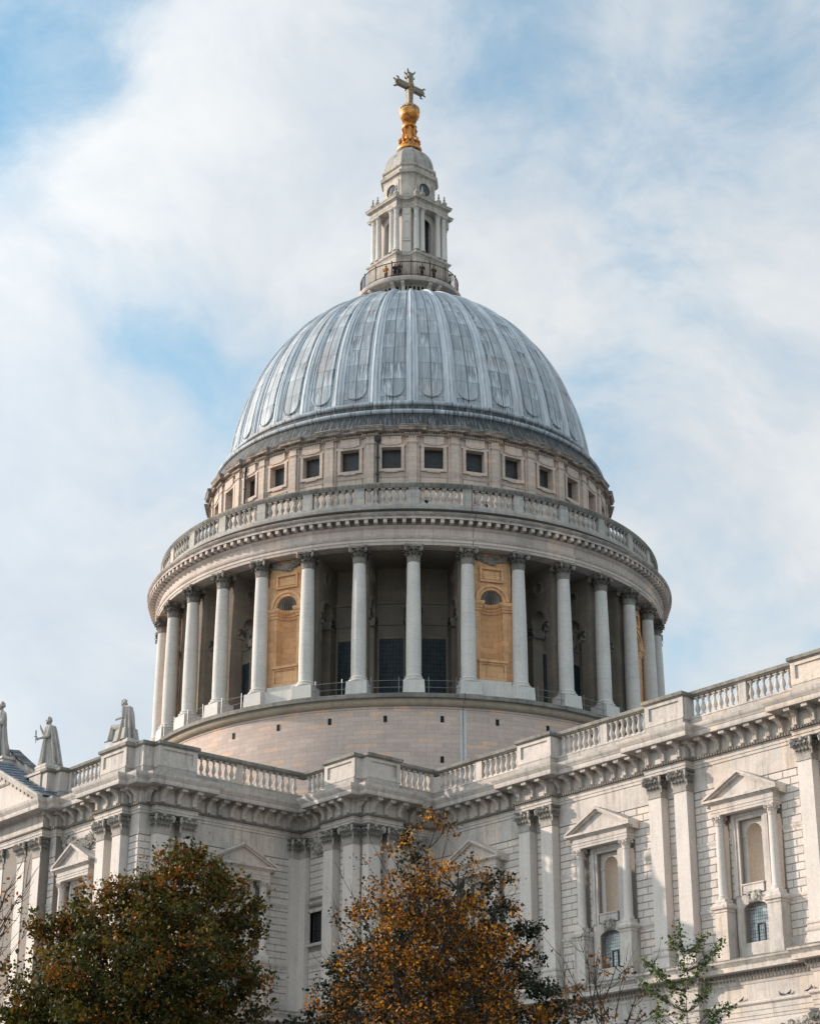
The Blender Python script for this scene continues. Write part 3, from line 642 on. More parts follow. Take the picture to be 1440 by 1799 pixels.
# carved swags between capitals
def swag(mb, x0, x1, z0, z1, n, seed, y=-.06):
    rr = random.Random(seed)
    for i in range(n):
        t = rr.random(); x = x0+(x1-x0)*t; sag = (z1-z0)*.45*(1-(2*t-1)**2)
        z = z1-.12-sag-rr.uniform(-.25, .42)*(z1-z0)*.6; z = min(z, z1-.16); a = rr.uniform(0, 6.28); q = rr.uniform(.07, .15)
        if rr.random() < .45: mb.ball((x, y-.04, z), q, q*.9, q, 6, 4)
        else:
            c_, s_ = cos(a)*q*1.7, sin(a)*q*1.7
            mb.add([(x-c_, y, z-s_), (x+s_*.5, y-.16, z-c_*.5), (x+c_, y-.24, z+s_), (x-s_*.5, y-.16, z+c_*.5)], [(0, 1, 2, 3)])
    pts = [(x0+(x1-x0)*i/10, y-.06, z1-.15-(z1-z0)*.5*(1-(2*i/10-1)**2)) for i in range(11)]
    mb.tube(pts, [.08+.05*sin(PI*i/10) for i in range(11)], 6)
for (x, y, rz, x0, x1, z0, z1, n, sd) in ((0, YA, 0, 8.2, 13.3, 22.9, 24.9, 520, 1), (0, YA-P, 0, 5.2, 6.0, 23.2, 24.8, 90, 2), (0, YA-P, 0, 2.1, 3.9, 23.1, 24.8, 180, 5), (0, YC, 0, 19.0, 21.2, 23.1, 24.8, 220, 3), (XD, 0, H, -22.0, -19.2, 23.3, 24.8, 200, 4)):
    mb = MB(); mb.at(x, y, 0, rz); swag(mb, x0, x1, z0, z1, n, sd); mb.at(); mb.build('carved_swag', M['cap'], cath, 50)

# ---- pedimented niche with its little columns, and the window below
def surround(mb):
    mb.holes([(-.93, 16.5), (.93, 16.5), (.93, NT+.02), (-.93, NT+.02)], [arch_pts(.58, 17.08, 20.12, 20.72, 12)], .30, .37)
    mb.box(-.93, -.585, .25, .31, 19.92, 20.08); mb.box(.585, .93, .25, .31, 19.92, 20.08)
    for w0, w1, o in ((.92, 1.12, .07), (1.12, 1.40, .14)):
        t = NT+(.18 if w1 > 1.2 else .0)+(.2 if w1 > 1.2 else .18)
        tt = NT+(.2 if w1 < 1.2 else .45)
        z1 = NT if w0 < 1 else NT+.2
        mb.box(-w1, -w0, -o, .05, 16.45, tt); mb.box(w0, w1, -o, .05, 16.45, tt); mb.box(-w0, w0, -o, .05, z1, tt)
    mb.box(-1.42, 1.42, -.05, .05, 12.6, 13.64); mb.box(-1.42, -.885, -.05, .05, 13.64, 16.45); mb.box(.885, 1.42, -.05, .05, 13.64, 16.45)
    hp = arch_pts(.88, 13.64, 15.62, 15.98, 10); mb.holes([(-.884, 15.60), (.884, 15.60), (.884, 16.46), (-.884, 16.46)], [[(x*.995, z) for x, z in arch_pts(.88, 15.602, 15.62, 15.98, 10)]], -.05, .05)
    # voussoirs
    for i in range(-3, 4):
        if i == 0: continue
        a = i*.17; mb.at_base = None
    # entablature over the columns
    mb.sweep([(-2.42, .05), (-2.42, -.72), (2.42, -.72), (2.42, .05)], [(-.5, 21.35), (0, 21.35), (0, 21.5), (.03, 21.52), (.03, 21.66), (.07, 21.7), (-.01, 21.74), (-.01, 22.0), (.06, 22.04), (.1, 22.1), (-.5, 22.1)])
    # sill block inside the niche
    mb.box(-.78, .78, -.12, .3, 16.5, 17.0); mb.box(-.84, .84, -.17, .3, 17.0, 17.09)
def niche_back(mb):
    rr_ = .58; zs = 20.12
    vs = []; n = 12
    for j in range(13):
        z = 17.0 if j == 0 else (zs if j == 1 else zs+.6*sin((j-1)/11*H)); q = rr_ if j < 2 else rr_*cos((j-1)/11*H)
        for i in range(n+1): a = PI*i/n; vs.append((q*cos(a), .34+q*1.0*sin(a), z))
    mb.add(vs, [(j*(n+1)+i, (j+1)*(n+1)+i, (j+1)*(n+1)+i+1, j*(n+1)+i+1) for j in range(12) for i in range(n)])
    mb.box(-.6, .6, .3, 1.1, 16.98, 17.06)
def pediment(mb, W_=2.86, z0=22.1, hz=1.36, y=-1.02, prof=None):
    prof = [(y+.14, 0), (y+.14, .05), (y, .07), (y, .2), (y+.0, .2)]
    mb.box(-W_+.06, W_-.06, y+.10, .05, z0, z0+.06); mb.box(-W_, W_, y, .05, z0+.06, z0+.2)
    mb.box(-W_+.02, W_-.02, -.70, .05, z0+.2, z0+.21)
    L = math.hypot(W_, hz); a = math.atan2(hz, W_)
    for s_ in (-1, 1):
        q = s_
        def bar(o0, o1, ya, inset=0.0):
            P0 = (-W_*q, z0+.2+o0/cos(a)); P1 = (0, z0+.2+hz+o0/cos(a)); P2 = (0, z0+.2+hz+o1/cos(a)); P3 = (-W_*q, z0+.2+o1/cos(a)*.9)
            pts = [P0, P1, P2, P3] if q > 0 else [P0, P3, P2, P1]
            mb.holes(pts, [], ya, .05)
        bar(-.30, -.14, y+.42); bar(-.14, -.03, y+.14); bar(-.03, .12, y)
    mb.holes([(-W_+.25, z0+.2), (W_-.25, z0+.2), (0, z0+.2+hz-.12)], [], -.66, .05)
def aed_col(mb):
    mb.lathe([(.36, 16.3), (.36, 16.38), (.33, 16.44), (.34, 16.5), (.30, 16.54), (.285, 16.6), (.28, 18), (.245, 20.72)], 18)
    mb.box(-.37, .37, -.37, .37, 16.12, 16.3)
def aed_ped(mb):
    mb.box(-.46, .46, -.78, .05, 12.6, 15.62); mb.box(-.52, .52, -.84, .05, 12.6, 13.35); mb.box(-.49, .49, -.81, .05, 13.35, 13.5)
    mb.sweep([(-.46, .05), (-.46, -.78), (.46, -.78), (.46, .05)], [(0, 15.5), (.05, 15.55), (.06, 15.66), (.16, 15.72), (.2, 15.82), (.2, 15.9), (-.1, 16.13), (-.3, 16.13)])
    mb.frus(-.62, .62, -.96, .08, 15.9, 16.13, .2)
def cartouche(mb):
    rr = random.Random(3)
    mb.ball((0, -.1, 16.27), .24, .16, .30, 12, 8)
    for s_ in (-1, 1):
        volute(mb, s_*.38, -.12, 16.5, (0 if s_ > 0 else PI), .12, .05); volute(mb, s_*.36, -.12, 16.08, (0 if s_ > 0 else PI), .09, .045)
        for i in range(14): mb.ball((s_*rr.uniform(.22, .52), -.1-rr.uniform(0, .08), rr.uniform(15.98, 16.6)), rr.uniform(.04, .09), seg=6, rings=4)
    mb.tube([(-.45, -.1, 16.55), (-.2, -.17, 16.62), (0, -.14, 16.56), (.2, -.17, 16.62), (.45, -.1, 16.55)], [.05, .07, .05, .07, .05], 6)
def winframe(mb):
    mb.box(-.27, -.21, .36, .42, 13.67, 14.75); mb.box(.21, .27, .36, .42, 13.67, 14.75); mb.box(-.27, .27, .36, .42, 14.7, 14.76)
mb = MB(); surround(mb); sur_me = mb.mesh('niche_surround', M['trim'])
mb = MB(); niche_back(mb); nb_me = mb.mesh('niche', M['recess'])
mb = MB(); pediment(mb); ped_me = mb.mesh('pediment', M['trim'], 30)
mb = MB(); aed_col(mb); mb.at(); cap_round(mb, .25, .33, 20.72, .62); ac_me = mb.mesh('column', M['wall'])
mb = MB(); aed_ped(mb); ap_me = mb.mesh('pedestal', M['trim'], 30)
mb = MB(); cartouche(mb); ct_me = mb.mesh('cartouche', M['cap'], 50)
mb = MB(); mb.holes([(x*1.0, z) for x, z in arch_pts(.9, 13.6, 15.64, 16.0, 10)], [], .42, .46); gl_me = mb.mesh('window_pane', M['glass'], 0)
mb = MB(); winframe(mb); wf_me = mb.mesh('casement', M['iron'], 0)
def aedicule(x, y, rz, sx=1.0):
    o = link('niche_surround', sur_me, cath, (x, y, 0), rz); o.scale.x = sx
    link('niche', nb_me, o); link('pediment', ped_me, o)
    for s_ in (-1, 1):
        link('column', ac_me, o, (s_*2.04, -.42, 0)); link('pedestal', ap_me, o, (s_*2.04, 0, 0))
    link('cartouche', ct_me, o); link('window_pane', gl_me, o); link('casement', wf_me, o)
for c in cE: aedicule(c, YE, 0)
aedicule(XB, cB, H); aedicule(cA, YA, 0, .86)

# ---- window in the bastion, ledge and order below, transept pediment, roofs
mb = MB(); mb.at(0, YC, 0, 0)
mb.box(18.95, 19.05, -.06, .3, 17.25, 19.6); mb.box(20.45, 20.6, -.06, .3, 17.25, 19.6); mb.box(18.95, 20.6, -.06, .3, 19.5, 19.75); mb.box(18.9, 20.65, -.16, .3, 17.15, 17.35)
mb.sweep([(18.8, .02), (20.7, .02)], [(0, 19.95), (.1, 20.0), (.22, 20.1), (.25, 20.22), (0, 20.3)]); mb.at()
bw = mb.build('window', M['trim'], cath)
mb = MB(); mb.at(0, YC, 0, 0); mb.box(19.05, 20.45, .34, .38, 17.35, 19.5); mb.at(); mb.build('window_pane', M['glassd'], bw, 0)
mb = MB(); mb.at(0, YC, 0, 0)
for i in range(1, 6): x = 19.05+1.4*i/6; mb.tube([(x, .22, 17.35), (x, .22, 19.5)], [.02, .02], 4)
for i in range(1, 9): z = 17.35+2.15*i/9; mb.tube([(19.05, .22, z), (20.45, .22, z)], [.02, .02], 4)
mb.at(); mb.build('window_grille', M['iron'], bw, 0)
mb = MB()
mb.sweep(PATH, [(-.4, 12.88), (.2, 12.86), (.92, 12.66), (.98, 12.62), (.98, 12.5), (.90, 12.44), (.84, 12.3), (.8, 12.26), (.8, 11.98), (.3, 11.94), (.28, 11.72), (.2, 11.66), (.2, 11.52), (.12, 11.5), (.04, 11.3), (.0, 11.28),
   (.0, 10.36), (.22, 10.28), (.26, 10.2), (.24, 10.12), (.12, 10.02), (.12, 9.76), (.08, 9.72), (.08, 9.48), (.04, 9.44), (.04, 9.28), (0, 9.26), (-.2, 9.26)][::-1])
low = mb.build('lower_entablature', M['trim'], cath)
mb = MB(); mb.sweep(PATH, [(.86, 12.605), (.99, 12.63), (.99, 12.66), (.2, 12.885)]); mb.build('ledge_capping', M['coping'], low)
mb = MB()
def dent(a, d, n, rz, L, k, inset):
    m_ = int((L+.5)/.26)
    for q in range(m_):
        p = a+d*(-.25+(L+.5)*(q+.5)/m_)
        p2 = p+n*.29; mb.at(p2.x, p2.y, 0, rz); mb.box(-.08, .08, -.09, .03, 11.73, 11.93); p2 = p+n*.2; mb.at(p2.x, p2.y, 0, rz); mb.frus(-.07, .07, -.05, .03, 11.53, 11.65, 0)
along(PATH[9:34], .26, dent); mb.at(); tag(mb.build('dentil_course', M['egg'], low, 0), kind='stuff')
mb = MB(); base_path = PATH
mb.sweep(PATH, [(-.3, -2), (.2, -2), (.2, 0.4), (.0, .6), (0, 9.27), (-.3, 9.27)]); mb.build('lower_wall', M['block'], cath, 0)
lc = MB(); cap_flat(lc, 1.15, .5, 7.75, 1.5); lcap_me = lc.mesh('capital', M['cap'], 50)
lp = MB(); lp.box(-.55, .55, -.5, .05, 1.6, 7.8); lp.box(-.7, .7, -.65, .05, .3, 1.6); lp_me = lp.mesh('pilaster', M['wall'], 0)
for a, b in ch[:3]:
    for x in (a+.62, b-.62):
        o = link('pilaster', lp_me, cath, (x, YE-P+.35, 0)); link('capital', lcap_me, o)
for x0, x1, sd in ((48.9+.5, 57.2, 21), (37.5, 45.3, 22)):
    mb = MB(); mb.at(0, YE-.05, 0, 0); swag(mb, x0, x1, 7.9, 9.2, 190, sd); mb.at(); mb.build('carved_swag', M['cap'], cath, 50)
# flat roofs behind the parapets
mb = MB()
for x0, x1, y0, y1 in ((-18, XB-.5, YA+.6, 18), (XB-.6, XD-.5, YC+.55, 18.3), (XD-.6, 84, YE+.55, 18.6)): mb.box(x0, x1, y0, y1, 26.9+.013*x0*0+(.02 if x0 < 0 else .04 if x0 < 20 else .06), 27.3+(.02 if x0 < 0 else .04 if x0 < 20 else .06))
mb.build('roof', M['roof'], cath, 0)
# transept gable: raking cornice, lead slope, tympanum
gx, gz, gy = 8.55, 27.25, YA-1.3
mb = MB()
def rake(o0, o1, ya, yb):
    a = math.atan2(.5, 1)
    for q in (1, -1):
        p = [(q*gx, gz+o0), (0, gz+gx*.5+o0), (0, gz+gx*.5+o1), (q*gx, gz+o1)]
        if q > 0: p = p[::-1]
        mb.holes(p[::-1] if False else p, [], ya, yb)
mb.at(0, gy, 0, 0); rake(-.02, .16, -1.34, -.9); rake(-.35, -.02, -1.14, -.5); rake(-.60, -.35, -.3, .2)
tp = mb.build('transept_pediment', M['trim'], cath, 0)
mb = MB(); mb.at(0, gy, 0, 0); mb.holes([(-gx+.9, gz), (gx-.9, gz), (0, gz+gx*.5-.35)], [], -.06, .4); mb.build('tympanum', M['wall'], tp, 0)
mb = MB(); mb.at(0, gy, 0, 0)
for i in range(14):
    x = gx-1.3-i*.58; z = gz+(gx-x)*.5-.62
    mb.add([(x-.18, -.85, z+.02), (x+.18, -.85, z-.16), (x+.18, -.1, z-.16), (x-.18, -.1, z+.02), (x-.18, -.85, z+.24), (x+.18, -.85, z+.06), (x+.18, -.1, z+.06), (x-.18, -.1, z+.24)],
           [(0, 3, 2, 1), (4, 5, 6, 7), (0, 1, 5, 4), (1, 2, 6, 5), (2, 3, 7, 6), (3, 0, 4, 7)])
tag(mb.build('dentil', M['trim'], tp, 0), kind='stuff')
mb = MB(); mb.at(0, gy, 0, 0)
mb.add([(gx, -1.2, gz+.15), (0, -1.2, gz+gx*.5+.17), (0, .9, gz+gx*.5+.3), (gx-.75, .9, gz+.5), (gx-.2, .2, gz+.25)], [(0, 4, 3, 2, 1)])
mb.add([(-gx, -1.2, gz+.15), (0, -1.2, gz+gx*.5+.17), (0, .9, gz+gx*.5+.3), (-gx+.3, .9, gz+.3)], [(0, 1, 2, 3)])
for i in range(11):
    x = gx-.9-i*.75; z = gz+(gx-x)*.5+.17; mb.tube([(x, -1.2, z), (x-.0, .85, z+.16)], [.035, .035], 5)
mb.build('lead_slope', M['roof'], tp, 0)
# swept parapet behind the gable
mb = MB(); mb.at(0, gy, 0, 0); pts = []
for i in range(13):
    t = i/12; x = 5.0-5.6*t; pts.append((x, gz+2.35+3.2*(t**1.2)))
for (ya, yb, dz, h) in ((1.3, 1.9, -1.6, 1.6),):
    mb.holes([(x, z-1.7) for x, z in pts]+[(x, z) for x, z in pts[::-1]] if False else ([(pts[-1][0], pts[0][1]-1.2), (pts[0][0], pts[0][1]-1.2)]+pts), [], ya, yb)
mb.build('swept_parapet', M['trim'], tp, 0)
mb = MB(); mb.at(0, gy, 0, 0); k = len(pts)
vs = [(x, 1.2, z-.02) for x, z in pts]+[(x, 1.15, z+.22) for x, z in pts]+[(x, 2.0, z+.30) for x, z in pts]+[(x, 2.0, z-.02) for x, z in pts]
mb.add(vs, [(j*k+i, j*k+i+1, (j+1)*k+i+1, (j+1)*k+i) for j in range(3) for i in range(k-1)]); mb.build('lead_capping', M['band'], tp)
# statue plinths on the parapet
def plinth(name, x0, x1, y0, y1, z0, z1, lip=.1):
    mb = MB(); mb.box(x0, x1, y0, y1, z0, z1-.22); mb.box(x0-lip, x1+lip, y0-lip, y1+lip, z1-.22, z1-.1); mb.frus(x0-lip, x1+lip, y0-lip, y1+lip, z1-.1, z1, .05)
    return mb.build(name, M['trim'], cath, 0)
plinth('statue_plinth', 4.9, 6.5, YA-1.35, YA+.1, 27.3, 29.75); plinth('statue_plinth', 5.25, 6.75, YA-1.15, YA+.25, 29.76, 30.3, .02)
plinth('statue_plinth', -2.5, .2, YA-1.1, YA+.3, 30.9, 32.2)
plinth('statue_plinth', 13.9, 16.7, YA-.62, YA+.45, 29.83, 30.1, .0)

# ---- drum
mb = MB(); mb.lathe([(22.35, 20), (22.35, 36.9), (22.42, 36.95), (22.42, 37.05), (22.40, 37.1)], 256); drum = mb.build('drum_wall', M['drum'], cath)
mb = MB(); mb.lathe([(22.38, 37.1), (22.62, 37.14), (22.78, 37.26), (22.84, 37.42), (22.80, 37.56), (22.9, 37.6)], 256); mb.build('torus_moulding', M['oldwarm'], drum)
mb = MB(); mb.lathe([(22.9, 37.6), (23.12, 37.64), (23.12, 37.94), (23.0, 38.0), (17.0, 38.10)], 256); mb.build('walkway_ledge', M['coping'], drum)
CA0 = -45+5.625       # angle of one column; the rest every 11.25 degrees
slit = MB(); slit.box(-.13, .13, -.02, .02, 35.85, 36.35); slit_me = slit.mesh('slit', M['dark'], 0)
for k in range(-3, 5):
    a = R(-45+11.25*k); link('vent_slit', slit_me, drum, (22.36*cos(a), 22.36*sin(a), 0), a+H)
a = R(-33.8); link('vent_slit', slit_me, drum, (22.36*cos(a), 22.36*sin(a), -3.2), a+H)
mb = MB(); a0 = R(-30.25); mb.lathe([(22.38, 26), (22.38, 36.9)], 4, a0, a0+R(1.35)); mb.build('pale_streak', M['pale'], drum)
a = R(-29.6); mb = MB(); mb.tube([(22.42*cos(a), 22.42*sin(a), 26), (22.42*cos(a), 22.42*sin(a), 37), (23.2*cos(a), 23.2*sin(a), 37.6), (23.2*cos(a), 23.2*sin(a), 38.05)], [.02]*4, 4); mb.build('conductor', M['iron'], drum)

# ---- peristyle columns
def ring_loc(r, deg): a = R(deg); return (r*cos(a), r*sin(a), 0), a+H
mb = MB(); prof_ = [(.60, 39.60), (.602, 41), (.60, 42.8), (.58, 44.7), (.55, 46.6), (.51, 48.6), (.50, 49.05)]
mb.lathe(prof_, 28); sh_me = mb.mesh('column', M['column'])
mb = MB(); mb.frus(-.86, .86, -.86, .9, 38.06, 39.12, .05)
mb.lathe([(.0, 39.1), (.78, 39.12), (.84, 39.18), (.84, 39.28), (.76, 39.33), (.68, 39.36), (.67, 39.42), (.71, 39.46), (.70, 39.53), (.64, 39.58), (.60, 39.62)], 28); cb_me = mb.mesh('column_base', M['column'])
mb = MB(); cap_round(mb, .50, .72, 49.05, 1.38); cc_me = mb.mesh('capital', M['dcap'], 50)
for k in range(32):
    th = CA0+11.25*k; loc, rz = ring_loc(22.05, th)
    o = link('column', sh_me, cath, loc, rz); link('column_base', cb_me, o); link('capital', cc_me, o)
# radial walls behind the columns, pierced by an arch and an oculus
def circ(cx_, cz_, r, n=20): return [(cx_+r*cos(2*PI*i/n), cz_+r*sin(2*PI*i/n)) for i in range(n)]
mb = MB(); mb.M = Matrix.Rotation(0, 4, 'Z')
def radial(mb):
    ar = arch_pts(.86, 38.15, 46.15, 47.01, 10, 19.35)
    mb.holes([(17.3, 38.1), (21.25, 38.1), (21.25, 50.5), (17.3, 50.5)], [ar, circ(19.35, 49.0, .48)], -.5, .5)
    for s_ in (-1, 1):
        # archivolt, impost, ring
        ro = [(19.35+1.18*cos(PI*i/12), 46.15+1.18*sin(PI*i/12)) for i in range(13)]; ri = [(19.35+.86*cos(PI*i/12), 46.15+.86*sin(PI*i/12)) for i in range(13)]
        y0, y1 = (-.6, -.49) if s_ < 0 else (.49, .6)
        mb.holes(ro+ri[::-1], [], y0, y1); mb.holes(circ(19.35, 49.0, .68), [circ(19.35, 49.0, .47)], y0, y1)
        for x0, x1 in ((18.0, 18.62), (20.08, 20.72)): mb.box(x0, x1, y0, y1, 45.75, 46.15)
        mb.box(20.9, 21.2, y0*.9, y1*.9, 38.1, 50.4) if s_ < 0 else mb.box(20.9, 21.2, y0, y1*.9, 38.1, 50.4)
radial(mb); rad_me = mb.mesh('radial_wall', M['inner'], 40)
ic_me = []
for x0, x1 in ((18.03, 18.66), (20.04, 20.69)):
    mb = MB(); mb.box(x0, x1, -.62, .62, 45.05, 45.7)
    for i in range(26):
        t = rnd.uniform(x0-.05, x1+.05); z = rnd.uniform(45.05, 45.7)
        for s_ in (-1, 1): leafstrip(mb, t, s_*.6, z-.15, 0, s_, .3, .2, .35)
    ic_me.append(mb.mesh('impost_capital', M['dcap'], 50))
for k in range(32):
    a = R(CA0+11.25*k); o = link('radial_wall', rad_me, cath, (0, 0, 0), a); [link('impost_capital', q, o) for q in ic_me]
# back wall of the walk with doors
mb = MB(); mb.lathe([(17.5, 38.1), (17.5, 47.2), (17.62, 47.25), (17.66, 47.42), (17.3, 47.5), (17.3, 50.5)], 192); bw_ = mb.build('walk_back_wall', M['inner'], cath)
mb = MB(); mb.box(-.98, .98, -.03, .02, 38.1, 44.25); dr_me = mb.mesh('door', M['door'], 0)
mb = MB(); mb.box(-1.12, -.98, -.14, .02, 38.1, 45.4); mb.box(.98, 1.12, -.14, .02, 38.1, 45.4); mb.box(-1.12, 1.12, -.16, .02, 45.4, 45.6); mb.box(-.98, .98, -.07, .0, 44.25, 45.4); df_me = mb.mesh('door_frame', M['inner'], 0)
for k in range(32):
    if (k % 4) == 1: continue
    loc, rz = ring_loc(17.5, CA0+5.625+11.25*k)
    loc = (loc[0]*.999, loc[1]*.999, 0); o = link('door', dr_me, cath, loc, rz); link('door_frame', df_me, o)
# golden niche bays
mb = MB(); Rn = 21.45; NAH = 4.35
def nb(mb):
    # flat-ish bay built in local frame at radius Rn, width +-1.68
    hw = 1.70
    ar = arch_pts(.94, 39.95, 46.35, 47.3, 12)
    mb.holes([(-hw, 38.9), (hw, 38.9), (hw, 50.45), (-hw, 50.45)], [ar], 0, .3)
    n = 14; vs = []
    for j in range(13):
        z = 39.9 if j == 0 else (46.35 if j == 1 else 46.35+.95*sin((j-1)/11*H)); q = .94 if j < 2 else .94*cos((j-1)/11*H)
        for i in range(n+1): a = PI*i/n; vs.append((q*cos(a), .02+q*.95*sin(a), z))
    mb.add(vs[:2*(n+1)], [(i, n+1+i, n+2+i, i+1) for i in range(n)])
    mb.box(-.96, .96, -.03, .9, 39.6, 39.97)
    ro = [(1.42*cos(PI*i/16), 46.35+1.42*sin(PI*i/16)) for i in range(17)]; ri = [(1.2*cos(PI*i/16), 46.35+1.2*sin(PI*i/16)) for i in range(17)]; r2 = [(.95*cos(PI*i/16), 46.35+.95*sin(PI*i/16)) for i in range(17)]
    mb.holes(ro+ri[::-1], [], -.28, .02); mb.holes([(x*1.0, z) for x, z in ri]+r2[::-1], [], -.16, .02)
    # impost following the niche
    path = [(-hw, 0), (-.94, 0)]+[(-.94*cos(PI*i/10), .02+.88*sin(PI*i/10)) for i in range(1, 10)]+[(.94, 0), (hw, 0)]
    mb.sweep(path, [(-.02, 45.5), (.09, 45.55), (.09, 45.72), (.17, 45.78), (.17, 45.95), (.28, 46.04), (.33, 46.18), (.33, 46.3), (-.02, 46.36)])
    # panels
    mb.holes([(-1.0, 47.98), (1.0, 47.98), (1.0, 49.2), (-1.0, 49.2)], [[(-.82, 48.14), (.82, 48.14), (.82, 49.04), (-.82, 49.04)]], -.20, .01)
    mb.holes([(-.7, 48.26), (.7, 48.26), (.7, 48.92), (-.7, 48.92)], [], -.05, .01)
    mb.box(-1.2, 1.2, -.30, .3, 41.2, 41.42); mb.holes([(-1.15, 39.75), (1.15, 39.75), (1.15, 41.2), (-1.15, 41.2)], [[(-.95, 39.95), (.95, 39.95), (.95, 41.05), (-.95, 41.05)]], -.16, .2); mb.box(-.96, .96, -.04, .2, 39.94, 41.06)
mb = MB(); nb(mb); nb_o = mb.mesh('niche_bay', M['niche'], 30)
mb = MB(); n = 14; vs = []
for j in range(11):
    q = .94*cos(j/10*H); z = 46.35+.95*sin(j/10*H)
    for i in range(29): a = PI*i/28; f = 1-.20*(i % 2 == 0); vs.append((q*cos(a)*(f if j < 9 else 1), .02+q*.95*sin(a)*f, z))
mb.add(vs, [(j*29+i, (j+1)*29+i, (j+1)*29+i+1, j*29+i+1) for j in range(10) for i in range(28)])
shell_me = mb.mesh('shell', M['cap'], 20)
mb = MB(); swag(mb, -1.25, 1.25, 49.3, 50.4, 110, 9, -.02); volute(mb, -1.2, -.15, 50.0, PI, .22, .09); volute(mb, 1.2, -.15, 50.0, 0, .22, .09); mb.ball((0, -.1, 49.95), .34, .14, .34, 12, 6); fes_me = mb.mesh('carved_swag', M['dcap'], 50)
mb = MB(); mb.box(-1.55, 1.55, -.95, .35, 38.06, 39.10); mb.box(-1.4, 1.4, -.5, .3, 39.10, 39.62); nbb_me = mb.mesh('niche_base', M['column'], 0)
for k in range(8):
    loc, rz = ring_loc(Rn, -67.5+45*k); o = link('niche_bay', nb_o, cath, loc, rz); link('shell', shell_me, o); link('carved_swag', fes_me, o); link('niche_base', nbb_me, o)
# ceiling and entablature of the colonnade
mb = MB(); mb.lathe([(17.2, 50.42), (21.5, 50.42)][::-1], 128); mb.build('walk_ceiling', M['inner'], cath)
mb = MB(); mb.lathe([(21.45, 50.9), (21.45, 50.42), (22.62, 50.42), (22.62, 50.66), (22.68, 50.68), (22.68, 50.92), (22.74, 50.94), (22.80, 51.04), (22.80, 51.12), (22.60, 51.2), (22.58, 51.8), (22.7, 51.86), (22.86, 52.0), (22.86, 52.12), (22.9, 52.36),
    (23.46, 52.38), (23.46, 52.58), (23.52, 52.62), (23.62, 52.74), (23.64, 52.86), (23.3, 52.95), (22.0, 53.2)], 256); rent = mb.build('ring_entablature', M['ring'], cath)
mb = MB(); mb.lathe([(22.875, 52.02), (22.89, 52.1), (22.93, 52.355), (23.40, 52.372)], 256); mb.build('shade_band', M['egg'], rent)  # dark strip painting in the shade behind the modillions
mb = MB(); mb.box(-.15, .15, -.52, .02, 52.06, 52.37); rb_me = mb.mesh('modillion', M['ring'], 0)
rest = MB(); az_c = -40.2
def facing(deg): return abs((deg-az_c+180) % 360-180)
for k in range(192):
    dg = CA0+360*k/192
    if facing(dg) < 92: link('modillion', rb_me, rent, *ring_loc(22.88, dg))
    else: l_, z_ = ring_loc(22.88, dg); rest.at(l_[0], l_[1], 0, z_); rest.box(-.15, .15, -.52, .02, 52.06, 52.37)
rest.at(); tag(rest.build('modillion', M['ring'], rent, 0), kind='stuff')
mb = MB(); mb.lathe([(23.3, 52.92), (22.60, 53.0), (22.60, 53.2), (22.5, 53.26), (22.5, 53.95), (22.46, 54.06), (21.95, 54.06)], 256); gp = mb.build('gallery_parapet', M['grey'], cath)
mb = MB(); mb.lathe([(21.95, 55.46), (22.44, 55.46), (22.48, 55.56), (22.55, 55.66), (22.56, 55.82), (22.46, 55.92), (21.93, 55.92)], 256); mb.build('coping', M['coping'], gp)
mb = MB(); mb.box(-.42, .42, -.02, .45, 54.05, 55.47); gd_me = mb.mesh('pedestal', M['grey'], 0)
mb = MB(); baluster(mb, 54.06, 55.46, .20, 10); gb_me = mb.mesh('baluster', M['grey'], 40)
rest = MB(); nbal = 0
for k in range(32):
    th = CA0+11.25*k; link('pedestal', gd_me, gp, *ring_loc(22.45, th))
    for j in range(6):
        dg = th+5.625+(j-2.5)*1.46; l_, z_ = ring_loc(22.22, dg)
        if facing(dg) < 66: link('baluster', gb_me, gp, l_, z_)
        else: rest.at(l_[0], l_[1], 0, z_); baluster(rest, 54.06, 55.46, .20, 8)
rest.at(); tag(rest.build('baluster', M['grey'], gp), kind='stuff')
mb = MB(); mb.lathe([(23.0, 53.4), (17.0, 53.4)], 96); mb.build('gallery_floor', M['grey'], cath)
mb = MB(); a = R(-27.3); mb.tube([(22.7*cos(a), 22.7*sin(a), 50.3), (22.72*cos(a), 22.72*sin(a), 51.2), (23.0*cos(a), 23.0*sin(a), 52.0), (23.7*cos(a), 23.7*sin(a), 52.5), (23.66*cos(a), 23.66*sin(a), 52.9), (22.6*cos(a), 22.6*sin(a), 53.3), (22.6*cos(a), 22.6*sin(a), 55.9)], [.022]*7, 4); mb.build('conductor', M['pipe'], rent)
# handrails between the column plinths
for k in range(32):
    if (k % 4) == 1: continue
    mb = MB()
    for dz in (.5, 1.05):
        pts = []
        for j in range(5):
            a = R(CA0+11.25*k+2.3+(11.25-4.6)*j/4); pts.append((22.75*cos(a), 22.75*sin(a), 38.02+dz))
        mb.tube(pts, [.03]*5, 5)
    for j in (0, 4):
        a = R(CA0+11.25*k+2.9+(11.25-5.8)*j/4); mb.tube([(22.75*cos(a), 22.75*sin(a), 38.0), (22.75*cos(a), 22.75*sin(a), 39.35)], [.035, .035], 5)
    mb.build('handrail', M['rail'], cath)

